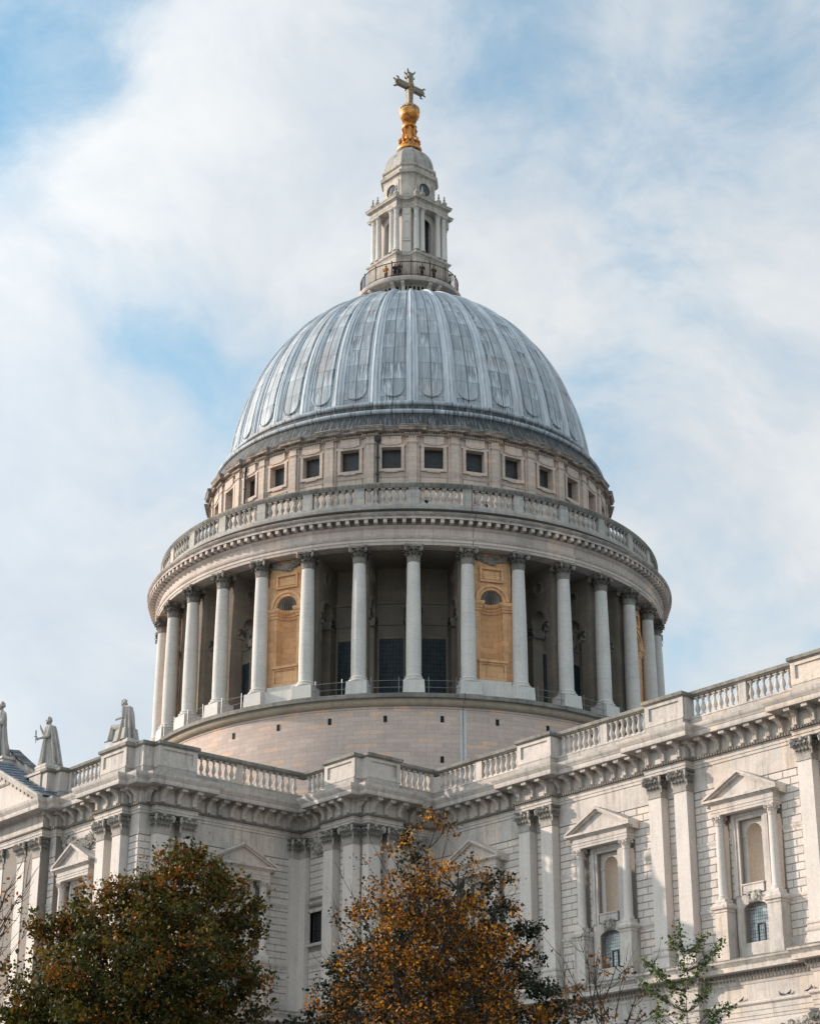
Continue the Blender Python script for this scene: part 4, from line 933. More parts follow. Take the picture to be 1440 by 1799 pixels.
# ---- attic storey
mb = MB(); NW_ = 32
def attic_wall(mb):
    # one bay: curved strips around a window opening
    ha = R(5.625); wa = math.asin(.83/18.0)
    zs = [(53.3, 59.05), (59.05, 61.03), (61.03, 62.0)]
    for a0, a1, z0, z1, n in ((-ha, ha, 53.3, 59.05, 6), (-ha, ha, 61.03, 62.0, 6), (-ha, -wa, 59.05, 61.03, 2), (wa, ha, 59.05, 61.03, 2)): mb.lathe([(18.0, z0), (18.0, z1)], n, a0, a1)
    for s_ in (-1, 1): mb.lathe([(18.0, 59.05), (18.0, 61.03)], 1, s_*wa, s_*wa)
    x = .83
    c = 18.0*cos(wa)
    for s_ in (-1, 1): mb.add([(c, s_*x, 59.05), (c, s_*x, 61.03), (17.3, s_*x, 61.03), (17.3, s_*x, 59.05)], [(0, 1, 2, 3) if s_ > 0 else (0, 3, 2, 1)])
    mb.add([(c+.08, -x, 59.05), (c+.08, x, 59.05), (17.3, x, 59.05), (17.3, -x, 59.05)], [(0, 1, 2, 3)])
    mb.add([(c+.08, -x, 61.03), (c+.08, x, 61.03), (17.3, x, 61.03), (17.3, -x, 61.03)], [(0, 3, 2, 1)])
for k in range(32): mb.M = Matrix.Rotation(R(CA0+5.625+11.25*k), 4, 'Z'); attic_wall(mb)
mb.at(); attic = mb.build('attic_wall', M['attic'], cath, 30)
mb = MB(); mb.holes([(-1.08, 58.82), (1.08, 58.82), (1.08, 61.1), (1.22, 61.1), (1.22, 61.28), (-1.22, 61.28), (-1.22, 61.1), (-1.08, 61.1)], [[(-.82, 59.06), (.82, 59.06), (.82, 61.02), (-.82, 61.02)]], -.14, .12)
mb.holes([(-.55, 58.72), (.55, 58.72), (.55, 58.82), (-.55, 58.82)], [], -.14, .12)
mb.holes([(-.84, 61.28), (-.6, 61.28), (-.6, 61.2), (.6, 61.2), (.6, 61.28), (.84, 61.28), (.84, 61.98), (-.84, 61.98)], [], -.22, .12)
mb.box(-1.05, 1.05, -.08, .12, 58.3, 58.42); mb.box(-1.05, 1.05, -.05, .12, 57.7, 58.28)
aw_me = mb.mesh('attic_window', M['attic'], 0)
mb = MB(); mb.box(-.84, .84, .55, .6, 59.0, 61.05); ag_me = mb.mesh('window_pane', M['glassa'], 0)
mb = MB(); mb.box(-.34, .34, -.30, .1, 53.3, 61.98); mb.box(-.55, -.34, -.12, .1, 53.3, 61.98); mb.box(.34, .55, -.12, .1, 53.3, 61.98); mb.box(-.42, .42, -.36, .1, 61.38, 61.48); mb.box(-.38, .38, -.33, .1, 61.25, 61.29)
ap2_me = mb.mesh('attic_pilaster', M['attic'], 0)
for k in range(32):
    loc, rz = ring_loc(18.0, CA0+5.625+11.25*k); o = link('attic_window', aw_me, cath, loc, rz); link('window_pane', ag_me, o)
    loc, rz = ring_loc(18.0, CA0+11.25*k); link('attic_pilaster', ap2_me, cath, loc, rz)
# cornice with dentils, breaking forward over the pilasters
pth = []
for k in range(32):
    for da, rr_ in ((-1.95, 18.02), (-1.95, 18.30), (1.95, 18.30), (1.95, 18.02), (3.8, 18.04), (5.625, 18.04), (7.45, 18.04)):
        a = R(CA0+11.25*k+da); pth.append((rr_*cos(a), rr_*sin(a)))
mb = MB(); mb.sweep(pth, [(-.3, 61.97), (.0, 61.97), (.02, 62.04), (.08, 62.06), (.08, 62.26), (.16, 62.3), (.48, 62.34), (.5, 62.52), (.56, 62.6), (.58, 62.72), (.45, 62.8), (-.5, 62.88)], True)
ac = mb.build('attic_cornice', M['attic'], cath, 20)
mb = MB(); mb.sweep(pth, [(.50, 62.68), (.60, 62.70), (.60, 62.76), (.4, 62.9), (-.5, 62.98)], True); mb.build('weathered_top', M['coping'], ac)
mb = MB()
for k in range(32):
    for j in range(16):
        da = -5.3+j*.7+.02; br = abs(da) < 1.95; l_, z_ = ring_loc(18.13+(.27 if br else 0), CA0+11.25*k+da)
        mb.at(l_[0], l_[1], 0, z_); mb.box(-.07, .07, -.10, .03, 62.07, 62.25)
mb.at(); tag(mb.build('dentil', M['attic'], ac, 0), kind='stuff')
for dg in (-48.9+.3, -91.6):
    mb = MB(); l_, z_ = ring_loc(18.28, dg); mb.at(l_[0], l_[1], 0, z_); mb.tube([(0, 0, 53.4), (0, 0, 61.6)], [.09, .09], 8)
    for z in (57, 58.5, 60, 61.5): mb.box(-.14, .14, -.11, .1, z, z+.12)
    mb.box(-.2, .2, -.16, .12, 61.6, 62.0); mb.at(); mb.build('drain_pipe', M['pipe'], cath)

# ---- outer dome
def dr(z): return 16.86*math.sqrt(max(0.0, 1-((z-62.52)/21.2)**2.24))
mb = MB(); mb.lathe([(18.5, 62.85), (17.95, 63.9), (17.9, 64.25), (17.55, 64.6), (17.3, 64.7), (17.2, 65.4), (16.8, 65.6)], 256); band = mb.build('stained_lead_band', M['band'], cath)
mb = MB()
def ring_t(mb, Rr, z, r, n=10): mb.lathe([(Rr+r*cos(t), z+r*sin(t)) for t in [PI*2*i/n for i in range(n+1)]], 256)
ring_t(mb, 17.92, 64.42, .21); r1 = mb.build('lead_roll', M['lead'], band)
mb = MB(); ring_t(mb, 17.18, 65.56, .21); mb.build('lead_roll', M['lead'], band)
mb = MB()
for k in range(64):
    dg = CA0+5.625*k+1; a = R(dg)
    for rr_, z in ((17.86, 64.38), (17.12, 65.52)):
        b = R(1.1*.1); mb.lathe([(rr_+.2*cos(t), z+.2*sin(t)) for t in [PI*2*i/8 for i in range(9)]], 1, a, a+R(.16))
mb.build('roll_clip', M['band'], band); 
mb = MB(); zs = [65.45+(83.45-65.45)*(1-cos(i/60*H))**1.0 for i in range(0)]
prof = []
for i in range(49):
    t = i/48; ang = t*1.43; 
    # parametrise by height with finer steps near the top
    z = 65.45+(83.45-65.45)*sin(t*H); prof.append((dr(z), z))
mb.lathe(prof, 256); dome = mb.build('dome', M['lead'], cath)
# ribs: broad flat strip with a double roll; tongues: raised round-ended panels
def surf(z, off=0.0):
    e = .02; r0, r1_ = dr(z-e), dr(z+e); t = Vector((r1_-r0, 2*e)).normalized(); n = Vector((t.y, -t.x)); return dr(z)+n.x*off, z+n.y*off
def strip(mb, zs, half, off_prof):
    # off_prof: list of (fraction across -1..1, offset); half(z): half width in radians
    k = len(off_prof); vs = []
    for z in zs:
        for fx, of in off_prof:
            r_, z_ = surf(z, of); a = fx*half(z); vs.append((r_*cos(a), r_*sin(a), z_))
    mb.add(vs, [(i*k+q, i*k+q+1, (i+1)*k+q+1, (i+1)*k+q) for i in range(len(zs)-1) for q in range(k-1)])
zz = [65.6+(83.3-65.6)*sin(i/44*H) for i in range(45)]
mb = MB()
hf = lambda z: R(1.75)
strip(mb, zz, hf, [(-1, -.02), (-1, .06), (-.55, .06), (-.55, .07), (-.50, .17), (-.38, .24), (-.22, .25), (-.12, .16), (0, .12), (.12, .16), (.22, .25), (.38, .24), (.50, .17), (.55, .07), (.55, .06), (1, .06), (1, -.02)])
rib_me = mb.mesh('rib', M['rib'], 30)
mb = MB(); zt = [66.35+(83.2-66.35)*sin(i/40*H) for i in range(41)]
zt = sorted(set([66.35, 66.37, 66.42, 66.5, 66.6, 66.75, 66.9, 67.1, 67.3]+[z for z in zt if z > 67.4]))
def th_(z):
    full = R(3.2); 
    if z >= 67.3: return full
    q = 1-(z-66.35)/(67.3-66.35); return full*math.sqrt(max(0.0004, 1-q*q))
strip(mb, zt, th_, [(-1, -.02), (-1, .12), (-.93, .15), (-.87, .12), (-.86, .08), (-.4, .08), (0, .08), (.4, .08), (.86, .08), (.87, .12), (.93, .15), (1, .12), (1, -.02)])
tongue_me = mb.mesh('lead_panel', M['lead'], 30)
for k in range(32):
    link('rib', rib_me, dome, (0, 0, 0), R(CA0+11.25*k)); link('lead_panel', tongue_me, dome, (0, 0, 0), R(CA0+5.625+11.25*k))

# ---- lantern
lan = bpy.data.objects.new('lantern', None); COL.objects.link(lan); lan.parent = cath
def rot4(pts): return [(x*c-y*s_, x*s_+y*c) for c, s_ in ((1, 0), (0, 1), (-1, 0), (0, -1)) for x, y in pts]
mb = MB(); mb.lathe([(4.2, 82.6), (4.35, 83.3), (4.45, 83.42), (4.45, 83.52), (4.25, 83.6), (4.1, 83.62), (4.1, 84.3), (4.4, 84.36), (5.0, 84.38), (5.08, 84.48), (5.1, 84.72), (5.0, 84.82), (2, 84.84)], 96); mb.build('gallery_slab', M['ltrim'], lan)
for k in range(16):
    dg = 22.5*k+(5 if k % 2 else -5)+2
    mb = MB(); l_, z_ = ring_loc(4.1, dg); mb.at(l_[0], l_[1], 0, z_); mb.add([(-.17, 0, 83.5), (-.17, -.3, 83.55), (-.17, -.42, 83.95), (-.17, -.78, 84.2), (-.17, -.78, 84.37), (-.17, 0, 84.37), (.17, 0, 83.5), (.17, -.3, 83.55), (.17, -.42, 83.95), (.17, -.78, 84.2), (.17, -.78, 84.37), (.17, 0, 84.37)],
       [(0, 1, 2, 3, 4, 5)[::1], (11, 10, 9, 8, 7, 6)]+[(i, i+6, (i+1) % 6+6, (i+1) % 6) for i in range(6)]); mb.at(); mb.build('bracket', M['trim'], lan)
mb = MB()
for k in range(64):
    l_, z_ = ring_loc(4.11, 5.625*k); mb.at(l_[0], l_[1], 0, z_); mb.box(-.11, .11, -.03, .03, 83.72, 84.14); mb.at(l_[0], l_[1], 0, z_)
mb.at(); tag(mb.build('vent_opening', M['dark'], lan, 0), kind='stuff')
cpath = lambda w_, p, d: rot4([(-w_, -p), (w_, -p), (w_, -w_-d), (w_+d, -w_)])
mb = MB()
mb.sweep(cpath(2.05, 3.42, .62), [(.12, 84.8), (.12, 85.2), (.06, 85.26), (0, 85.3), (0, 87.62), (.05, 87.7), (.08, 87.8), (.2, 87.9), (.22, 88.05), (.1, 88.14), (-.6, 88.16)], True)
mb.sweep(cpath(2.0, 3.3, .62), [(-.0, 88.1), (0, 88.45), (-.6, 88.46)], True)
v4 = cpath(2.0, 3.3, .62); mb.add([(x, y, 88.455) for x, y in v4], [tuple(range(len(v4)))]); mb.build('portico_base', M['ltrim'], lan, 30)
mb = MB()      # core with tall openings
core_p = rot4([(-1.95, -2.35), (-.74, -2.35), (-.74, -1.9), (.74, -1.9), (.74, -2.35), (1.95, -2.35), (2.0, -2.6), (2.6, -2.0)])
mb.sweep(core_p, [(0, 88.4), (0, 93.4)], True)
for k in range(4):
    mb.M = Matrix.Rotation(k*H, 4, 'Z'); mb.holes([(-.9, 88.5), (.9, 88.5), (.9, 93.3), (-.9, 93.3)], [arch_pts(.72, 88.9, 92.1, 92.8, 8)], -2.45, -2.33)
    mb.M = Matrix.Rotation(k*H+PI/4, 4, 'Z'); mb.holes([(-.34, 89.9), (.34, 89.9), (.34, 92.4), (-.34, 92.4)], [arch_pts(.22, 90.0, 91.6, 91.82, 8)], -3.31, -3.24); mb.holes([(-.30, 92.6), (.30, 92.6), (.30, 93.1), (-.30, 93.1)], [], -3.30, -3.24); mb.holes([(-.36, 89.6), (.36, 89.6), (.36, 89.72), (-.36, 89.72)], [], -3.36, -3.24)
mb.at(); mb.build('lantern_core', M['wall'], lan, 30)
mb = MB(); mb.box(-.73, .73, -1.99, -1.92, 88.5, 93.0); lw_me = mb.mesh('lantern_window', M['glassd'], 0)
for k in range(4): link('lantern_window', lw_me, lan, (0, 0, 0), k*H)
mb = MB(); mb.lathe([(.34, 88.45), (.34, 88.55), (.30, 88.6), (.31, 88.68), (.27, 88.74), (.265, 90), (.235, 92.75), (.25, 92.78)], 16); cap_round(mb, .235, .30, 92.75, .6); lcme = mb.mesh('column', M['column'], 40)
for k in range(4):
    for x in (-1.72, -1.0, 1.0, 1.72):
        c, s_ = (1, 0, -1, 0)[k], (0, 1, 0, -1)[k]; link('column', lcme, lan, (x*c+3.08*s_, x*s_-3.08*c, 0), 0)
mb = MB()
ep = cpath(2.03, 3.36, .62)
mb.sweep(ep, [(-.5, 93.33), (0, 93.33), (0, 93.5), (.03, 93.52), (.03, 93.66), (-.01, 93.7), (-.01, 93.95), (.06, 93.98), (.08, 94.04), (.30, 94.08), (.30, 94.2), (.38, 94.32), (.38, 94.36), (-.7, 94.5)], True)
mb.add([(x, y, 93.34) for x, y in ep], [tuple(range(len(ep)))[::-1]]); mb.add([(x, y, 94.42) for x, y in ep], [tuple(range(len(ep)))]); mb.build('portico_entablature', M['ltrim'], lan, 30)
mb = MB(); mb.box(-.17, .17, -.17, .17, 0, .14)
mb.lathe([(.07, .14), (.07, .2), (.16, .26), (.24, .36), (.26, .46), (.20, .58), (.09, .68), (.06, .76), (.11, .82), (.11, .9), (.05, .96), (.05, 1.04), (.08, 1.1), (.07, 1.18), (0, 1.26)], 12); urn_me = mb.mesh('urn', M['cap'], 40)
for k in range(4):
    for x in (-1.78, -1.05, 1.05, 1.78):
        c, s_ = (1, 0, -1, 0)[k], (0, 1, 0, -1)[k]; o = link('urn', urn_me, lan, (x*c+3.2*s_, x*s_-3.2*c, 94.36), 0); o.scale = (1.05, 1.05, 1.1)
up = rot4([(-1.32, -2.22), (1.32, -2.22)])
mb = MB(); mb.sweep(up, [(.1, 94.2), (.1, 94.9), (0, 95.0), (0, 97.45), (.03, 97.5), (.05, 97.62), (.14, 97.68), (.28, 97.72), (.30, 97.88), (.34, 97.96), (.34, 98.04), (-.05, 98.1), (-.05, 98.6), (.12, 98.68), (.16, 98.8), (.16, 98.86), (-.1, 98.92)], True)
for k in range(4):
    mb.M = Matrix.Rotation(k*H, 4, 'Z'); mb.holes([(-1.08, 95.25), (1.08, 95.25), (1.08, 97.2), (-1.08, 97.2)], [circ(0, 96.2, .74, 24)], -2.29, -2.2); mb.holes(circ(0, 96.2, .88, 24), [circ(0, 96.2, .70, 24)], -2.34, -2.2)
mb.at(); mb.build('upper_stage', M['ltrim'], lan, 30)
mb = MB(); mb.holes(circ(0, 96.2, .72, 24), [], -2.235, -2.21); oc_me = mb.mesh('oculus_pane', M['glassd'], 0)
for k in range(4): link('oculus_pane', oc_me, lan, (0, 0, 0), k*H)
mb = MB(); k_ = 12; vs = []; fs = []
for i in range(k_+1):
    t = i/k_; f = cos(t*1.12); z = 98.9+2.72*sin(t*1.12)/sin(1.12)
    for x, y in up: vs.append((x*f*.98, y*f*.98, z))
n_ = len(up)
mb.add(vs, [(i*n_+q, i*n_+(q+1) % n_, (i+1)*n_+(q+1) % n_, (i+1)*n_+q) for i in range(k_) for q in range(n_)]); mb.add(vs[-n_:], [tuple(range(n_))])
ldm = mb.build('lantern_dome', M['oldlead'], lan, 25)
mb = MB(); mb.M = Matrix.Translation((0, -1.66, 100.55)) @ Matrix.Rotation(-.74, 4, 'X'); mb.holes(circ(0, 0, .36, 20), [circ(0, 0, .22, 20)], -.10, .08); og_me = mb.mesh('gilded_ring', M['oldgold'], 30)
for k in range(4): link('gilded_ring', og_me, ldm, (0, 0, 0), k*H)
# gilded base, ball and cross
mb = MB(); mb.lathe([(.9, 101.45), (1.18, 101.5), (1.2, 101.62)], 32); mb.build('dark_ring', M['iron'], lan)
mb = MB(); mb.lathe([(1.17, 101.62), (1.25, 101.7), (1.26, 101.95), (1.16, 102.1), (1.04, 102.22), (1.0, 102.4), (.86, 102.5), (.80, 102.75), (.86, 102.85), (.62, 102.95), (.50, 103.1), (.48, 104.35), (.58, 104.42), (.72, 104.5), (.76, 104.62), (.70, 104.74), (.5, 104.82), (.42, 104.95), (.5, 105.1), (.7, 105.25)], 32)
gb = mb.build('gilded_base', M['gold'], lan)
mb = MB()
for k in range(8):
    a = k*PI/4+.2; mb.tube([(.92*cos(a), .92*sin(a), 102.6), (1.0*cos(a), 1.0*sin(a), 102.95), (.75*cos(a), .75*sin(a), 103.3), (.62*cos(a), .62*sin(a), 103.8), (.72*cos(a), .72*sin(a), 104.25), (.6*cos(a), .6*sin(a), 104.45)], [.10, .17, .10, .09, .13, .06], 6); mb.ball((1.0*cos(a), 1.0*sin(a), 102.72), .16, seg=8, rings=5); mb.ball((.7*cos(a), .7*sin(a), 104.2), .13, seg=8, rings=5)
mb.build('scroll', M['gold'], gb)
mb = MB(); mb.ball((0, 0, 106.2), 1.03, seg=36, rings=24); ball = mb.build('gilded_ball', M['gold'], lan)
mb = MB(); mb.lathe([(1.02, 106.33), (1.06, 106.38), (1.05, 106.50), (1.0, 106.55)], 36)
for k in range(20):
    a = k*PI/10; mb.ball((.93*cos(a), .93*sin(a), 106.78), .11, .11, .14, 6, 4); mb.ball((.72*cos(a+.15), .72*sin(a+.15), 107.05), .09, seg=6, rings=4)
for k in range(8): a = k*PI/4; mb.ball((.45*cos(a), .45*sin(a), 107.28), .13, .13, .16, 6, 4)
mb.build('leaf_collar', M['oldgold'], ball, 50)
mb = MB()
def bar4(p0, p1, w0, w1, t0, t1):       # tapered bar in the y-z plane
    p0 = Vector(p0); p1 = Vector(p1); d = (p1-p0).normalized(); s_ = Vector((1, 0, 0)); u = d.cross(s_); vs = []
    for p, w_, t in ((p0, w0, t0), (p1, w1, t1)):
        for a, b in ((-1, -1), (1, -1), (1, 1), (-1, 1)): vs.append(tuple(p+s_*a*t+u*b*w_))
    mb.add(vs, [(0, 1, 2, 3), (7, 6, 5, 4)]+[(i, i+4, (i+1) % 4+4, (i+1) % 4) for i in range(4)])
zc = 109.45
bar4((0, 0, 107.15), (0, 0, zc), .24, .34, .22, .28); bar4((0, 0, zc), (0, 0, 111.15), .30, .30, .26, .24)
bar4((0, 0, zc), (0, 1.72, zc), .26, .30, .24, .24); bar4((0, 0, zc), (0, -1.72, zc), .26, .30, .24, .24)
for e, dvv in (((0, 1.75, zc), 1), ((0, -1.75, zc), -1)):
    for a in (-1, 1):
        for b in (-1, 1): mb.tube([(a*.15, e[1]-dvv*.25, zc+b*.2), (a*.25, e[1]-dvv*.02, zc+b*.42), (a*.22, e[1]+dvv*.2, zc+b*.44)], [.09, .1, .05], 5)
    mb.ball((0, e[1]+dvv*.05, zc), .2, .16, .26, 8, 5)
for a in (-1, 1):
    for b in (-1, 1): mb.tube([(a*.15, b*.2, 110.9), (a*.25, b*.42, 111.2), (a*.3, b*.5, 111.42)], [.09, .1, .05], 5); mb.tube([(a*.15, b*.25, 110.4), (a*.2, b*.45, 110.55), (a*.2, b*.5, 110.75)], [.07, .08, .04], 5)
cross = mb.build('cross', M['crossm'], lan, 30)
mb = MB()
for i in range(46):
    a = rnd.uniform(0, 6.28); q = rnd.uniform(.15, .52); mb.ball((rnd.choice((-1, 1))*.28, q*cos(a), zc+q*sin(a)), rnd.uniform(.06, .12), seg=6, rings=4)
for i in range(22): mb.ball((rnd.choice((-1, 1))*.25, rnd.uniform(-.2, .2), rnd.uniform(107.6, 109.2)), rnd.uniform(.05, .1), seg=6, rings=4)
mb.build('gilded_leafwork', M['oldgold'], cross, 50)
# golden gallery railing
rl = MB(); n_ = 128
rl.tube([(4.73*cos(2*PI*i/64), 4.73*sin(2*PI*i/64), 86.48) for i in range(65)], [.05]*65, 5); railing = rl.build('railing', M['rust'], lan)
rl = MB(); rl.tube([(4.73*cos(2*PI*i/64), 4.73*sin(2*PI*i/64), 85.12) for i in range(65)], [.03]*65, 5); rl.build('bottom_rail', M['iron'], railing)
mb = MB()
for i in range(150):
    a = 2*PI*i/150; mb.tube([(4.73*cos(a), 4.73*sin(a), 84.84), (4.73*cos(a), 4.73*sin(a), 86.46)], [.024, .024], 4)
tag(mb.build('baluster_bar', M['rust'], railing, 0), kind='stuff')
for i in range(16):
    a = 2*PI*(i+.3)/16; mb = MB(); mb.tube([(4.73*cos(a), 4.73*sin(a), 84.84), (4.73*cos(a), 4.73*sin(a), 86.56)], [.045, .045], 6); mb.ball((4.73*cos(a), 4.73*sin(a), 86.62), .07, seg=6, rings=4); mb.build('post', M['iron'], railing)

# ================================================================== statues
def remeshed(mb, name, mat, voxel, parent=None, smooth=1):
    me = mb.mesh(name, mat, 0); o = link(name, me, parent)
    r_ = o.modifiers.new('remesh', 'REMESH'); r_.mode = 'VOXEL'; r_.voxel_size = voxel; r_.use_smooth_shade = True
    if smooth:
        s_ = o.modifiers.new('smooth', 'SMOOTH'); s_.iterations = smooth; s_.factor = .5
    return o
def robe(mb, cx, cy, levels, folds=11, amp=.07, seed=0, seg=72):
    # levels: (z, rx, ry, dx, dy)
    rr = random.Random(seed); ph = [rr.uniform(0, 6.28) for _ in range(4)]; vs = []; n = len(levels)
    for i, (z, rx, ry, dx, dy) in enumerate(levels):
        A = amp*(1-i/(n-1)*.75)
        for k in range(seg):
            a = 2*PI*k/seg; f = 1+A*sin(folds*a+ph[0]+i*.25)+A*.7*sin((folds-4)*a+ph[1]-i*.3)+A*.4*sin((folds+6)*a+ph[2])
            vs.append((cx+dx+rx*cos(a)*f, cy+dy+ry*sin(a)*f, z))
    fs = [(i*seg+k, i*seg+(k+1) % seg, (i+1)*seg+(k+1) % seg, (i+1)*seg+k) for i in range(n-1) for k in range(seg)]
    fs += [tuple(range(seg))[::-1], tuple((n-1)*seg+k for k in range(seg))]
    mb.add(vs, fs)
def head(mb, x, y, z, r, face, hair=True, beard=True):
    f = Vector((cos(face), sin(face), 0)); s_ = Vector((-f.y, f.x, 0)); c = Vector((x, y, z))
    mb.ball((x, y, z), r*.82, r*.82, r*1.08, 14, 10)
    mb.ball(tuple(c+f*r*.35-Vector((0, 0, r*.35))), r*.55, r*.55, r*.65, 10, 8)
    mb.cap(c+f*r*.85+Vector((0, 0, r*.15)), c+f*r*1.05-Vector((0, 0, r*.22)), r*.10, r*.17, 6)
    for q in (-1, 1): mb.ball(tuple(c+s_*q*r*.82+Vector((0, 0, -r*.05))), r*.13, r*.13, r*.22, 6, 5); mb.ball(tuple(c+f*r*.72+s_*q*r*.3+Vector((0, 0, r*.28))), r*.2, r*.2, r*.08, 6, 4)
    if hair:
        rr = random.Random(5)
        for i in range(34):
            a = rr.uniform(.9, 5.4); e = rr.uniform(-.5, 1.3); p = c+(f*cos(a)+s_*sin(a))*r*.85*cos(e)+Vector((0, 0, r*1.05*sin(e))); mb.ball(tuple(p), r*.26, seg=6, rings=5)
    if beard:
        for i in range(9): mb.ball(tuple(c+f*r*(.65+.05*(i % 3))+s_*r*(.3*((i % 3)-1))-Vector((0, 0, r*(.6+.25*(i//3))))), r*.22, seg=6, rings=5)
def hand(mb, p, d, up, s, curl=.5, spread=.25):
    # palm with four fingers and a thumb; s is the hand length
    p = Vector(p); d = Vector(d).normalized(); up = Vector(up); up = (up-d*up.dot(d)).normalized(); sd = d.cross(up)
    mb.cap(p, p+d*s*.38, s*.17, s*.20, 8); mb.cap(p+sd*s*.1, p+d*s*.4+sd*s*.12, s*.12, s*.13, 7); mb.cap(p-sd*s*.1, p+d*s*.4-sd*s*.12, s*.12, s*.13, 7)
    for i, L in enumerate((.44, .5, .47, .36)):
        q = (i-1.5)/1.5; b = p+d*s*.45+sd*q*s*.22; d1 = (d+sd*q*spread-up*curl*.4).normalized(); d2 = (d+sd*q*spread-up*curl*1.6).normalized()
        m_ = b+d1*s*L*.55; mb.cap(b, m_, s*.075, s*.07, 6); mb.cap(m_, m_+d2*s*L*.5, s*.068, s*.055, 6)
    t0 = p+d*s*.12-sd*s*.22; t1 = t0+(d*.6-sd*.7-up*.2).normalized()*s*.26; mb.cap(t0, t1, s*.085, s*.075, 6); mb.cap(t1, t1+(d*.85-sd*.25-up*.3).normalized()*s*.2, s*.072, s*.06, 6)

# apostle standing on the parapet: seen from behind its left shoulder, book-hand raised, cloak to the ground
sx, sy, sz = 5.72, YA-.45, 30.3
mb = MB()
FW = math.atan2(-1, -.45)       # facing south-west
f = Vector((cos(FW), sin(FW), 0)); s_ = Vector((-f.y, f.x, 0))     # s_ = its left
c0 = Vector((sx, sy, sz))
robe(mb, sx, sy, [(sz+.0, .62, .56, 0, 0), (sz+.5, .60, .54, 0, 0), (sz+1.2, .53, .47, 0, 0), (sz+2.0, .42, .37, 0, 0), (sz+2.5, .40, .34, 0, 0), (sz+2.95, .42, .32, 0, 0), (sz+3.12, .22, .2, 0, 0)], 11, .17, 3)
bk = -f*.22+s_*.12
robe(mb, sx, sy, [(sz+.0, .62, .52, bk.x*2.4, bk.y*2.4), (sz+.8, .54, .46, bk.x*2.0, bk.y*2.0), (sz+1.8, .46, .40, bk.x*1.4, bk.y*1.4), (sz+2.6, .40, .34, bk.x*.9, bk.y*.9), (sz+2.98, .40, .30, bk.x*.5, bk.y*.5), (sz+3.12, .2, .2, 0, 0)], 9, .2, 8)
mb.cap(c0+Vector((0, 0, 3.0)), c0+Vector((0, 0, 3.3)), .14, .13); 
hc = c0+f*.06+Vector((0, 0, 3.48)); head(mb, hc.x, hc.y, hc.z, .24, FW)
# right arm: hand raised to the face; left arm lowered forward holding a short sword hilt
sh = c0+s_*(-.36)+Vector((0, 0, 2.88)); el = sh+f*.3-s_*.12-Vector((0, 0, .42)); wr = el+f*.28+s_*.06+Vector((0, 0, .50)); mb.cap(sh, el, .15, .12); mb.cap(el, wr, .115, .075); hand(mb, wr, (f*.3+Vector((0, 0, .9))), f, .36, .2)
sh = c0+s_*.36+Vector((0, 0, 2.88)); el = sh+f*.12+s_*.10-Vector((0, 0, .72)); wr = el+f*.62-Vector((0, 0, .22)); mb.cap(sh, el, .16, .13); mb.cap(el, wr, .13, .08); hand(mb, wr, f-Vector((0, 0, .2)), s_, .34, .9)
mb.cap(wr+f*.22+Vector((0, 0, -.35)), wr+f*.26+Vector((0, 0, .55)), .035, .075, 7); mb.cap(wr+f*.14+Vector((0, 0, .12)), wr+f*.36+Vector((0, 0, .12)), .035, .035, 6)
mb.cap(c0+f*.30+s_*.15+Vector((0, 0, .05)), c0+f*.62+s_*.15+Vector((0, 0, .05)), .1, .07); mb.cap(c0+f*.30-s_*.18+Vector((0, 0, .05)), c0+f*.55-s_*.2+Vector((0, 0, .05)), .1, .07)
mb.tube([tuple(c0+(f*cos(t)*.40+s_*sin(t)*.40)+Vector((0, 0, 2.22))) for t in [2*PI*i/16 for i in range(17)]], [.045]*17, 6)
o = remeshed(mb, 'statue', M['statue'], .03); tag(o, 'weathered stone figure in a long cloak with one hand raised, right of the gable', 'statue', 'stone figures along the transept parapet')

# seated figure at the corner of the transept parapet
mb = MB(); sx, sy, sz = 15.55, YA-.1, 30.1
FW = math.atan2(-.35, -1); f = Vector((cos(FW), sin(FW), 0)); s_ = Vector((-f.y, f.x, 0)); c0 = Vector((sx, sy, sz))
Z = lambda z: Vector((0, 0, z))
mb.frus(sx-.75, sx+.85, sy-.6, sy+.65, sz, sz+.85, .12)
robe(mb, sx+.1, sy, [(sz+.8, .52, .46, 0, 0), (sz+1.4, .42, .36, .05, 0), (sz+2.0, .42, .34, .12, 0), (sz+2.4, .40, .30, .1, 0), (sz+2.55, .2, .18, 0, 0)], 9, .09, 5)
robe(mb, sx, sy, [(sz, .80, .55, .22, 0), (sz+.5, .66, .52, .25, 0), (sz+1.2, .50, .46, .28, 0), (sz+1.9, .40, .40, .28, 0), (sz+2.4, .34, .32, .18, 0)], 10, .19, 6)
hip = c0+Z(.95)
for q, kx in ((-1, .72), (1, .95)):
    kn = hip+f*kx+s_*q*.24+Z(.18); ft = kn+f*(.12 if q < 0 else .28)-Z(1.0)
    mb.cap(hip+s_*q*.18, kn, .28, .2); mb.cap(kn, ft+Z(.12), .2, .13); mb.cap(ft+Z(.08), ft+f*.34+Z(.03), .10, .07)
robe(mb, sx, sy, [(sz+.18, .30, .46, f.x*.98, f.y*.98), (sz+.6, .30, .44, f.x*.95, f.y*.95), (sz+1.12, .24, .38, f.x*.82, f.y*.82), (sz+1.2, .1, .2, f.x*.7, f.y*.7)], 9, .12, 7)
hc = c0+f*.20+Z(2.83); mb.cap(c0+Z(2.45), hc-Z(.15), .14, .12); head(mb, hc.x, hc.y, hc.z, .235, FW)
sh = c0+s_*.36+Z(2.36)+f*(-.02); el = sh-f*.1+s_*.12-Z(.72); wr = el+f*.5-Z(.05); mb.cap(sh, el, .15, .12); mb.cap(el, wr, .12, .08); hand(mb, wr, f-Z(.1), s_, .3, .7)
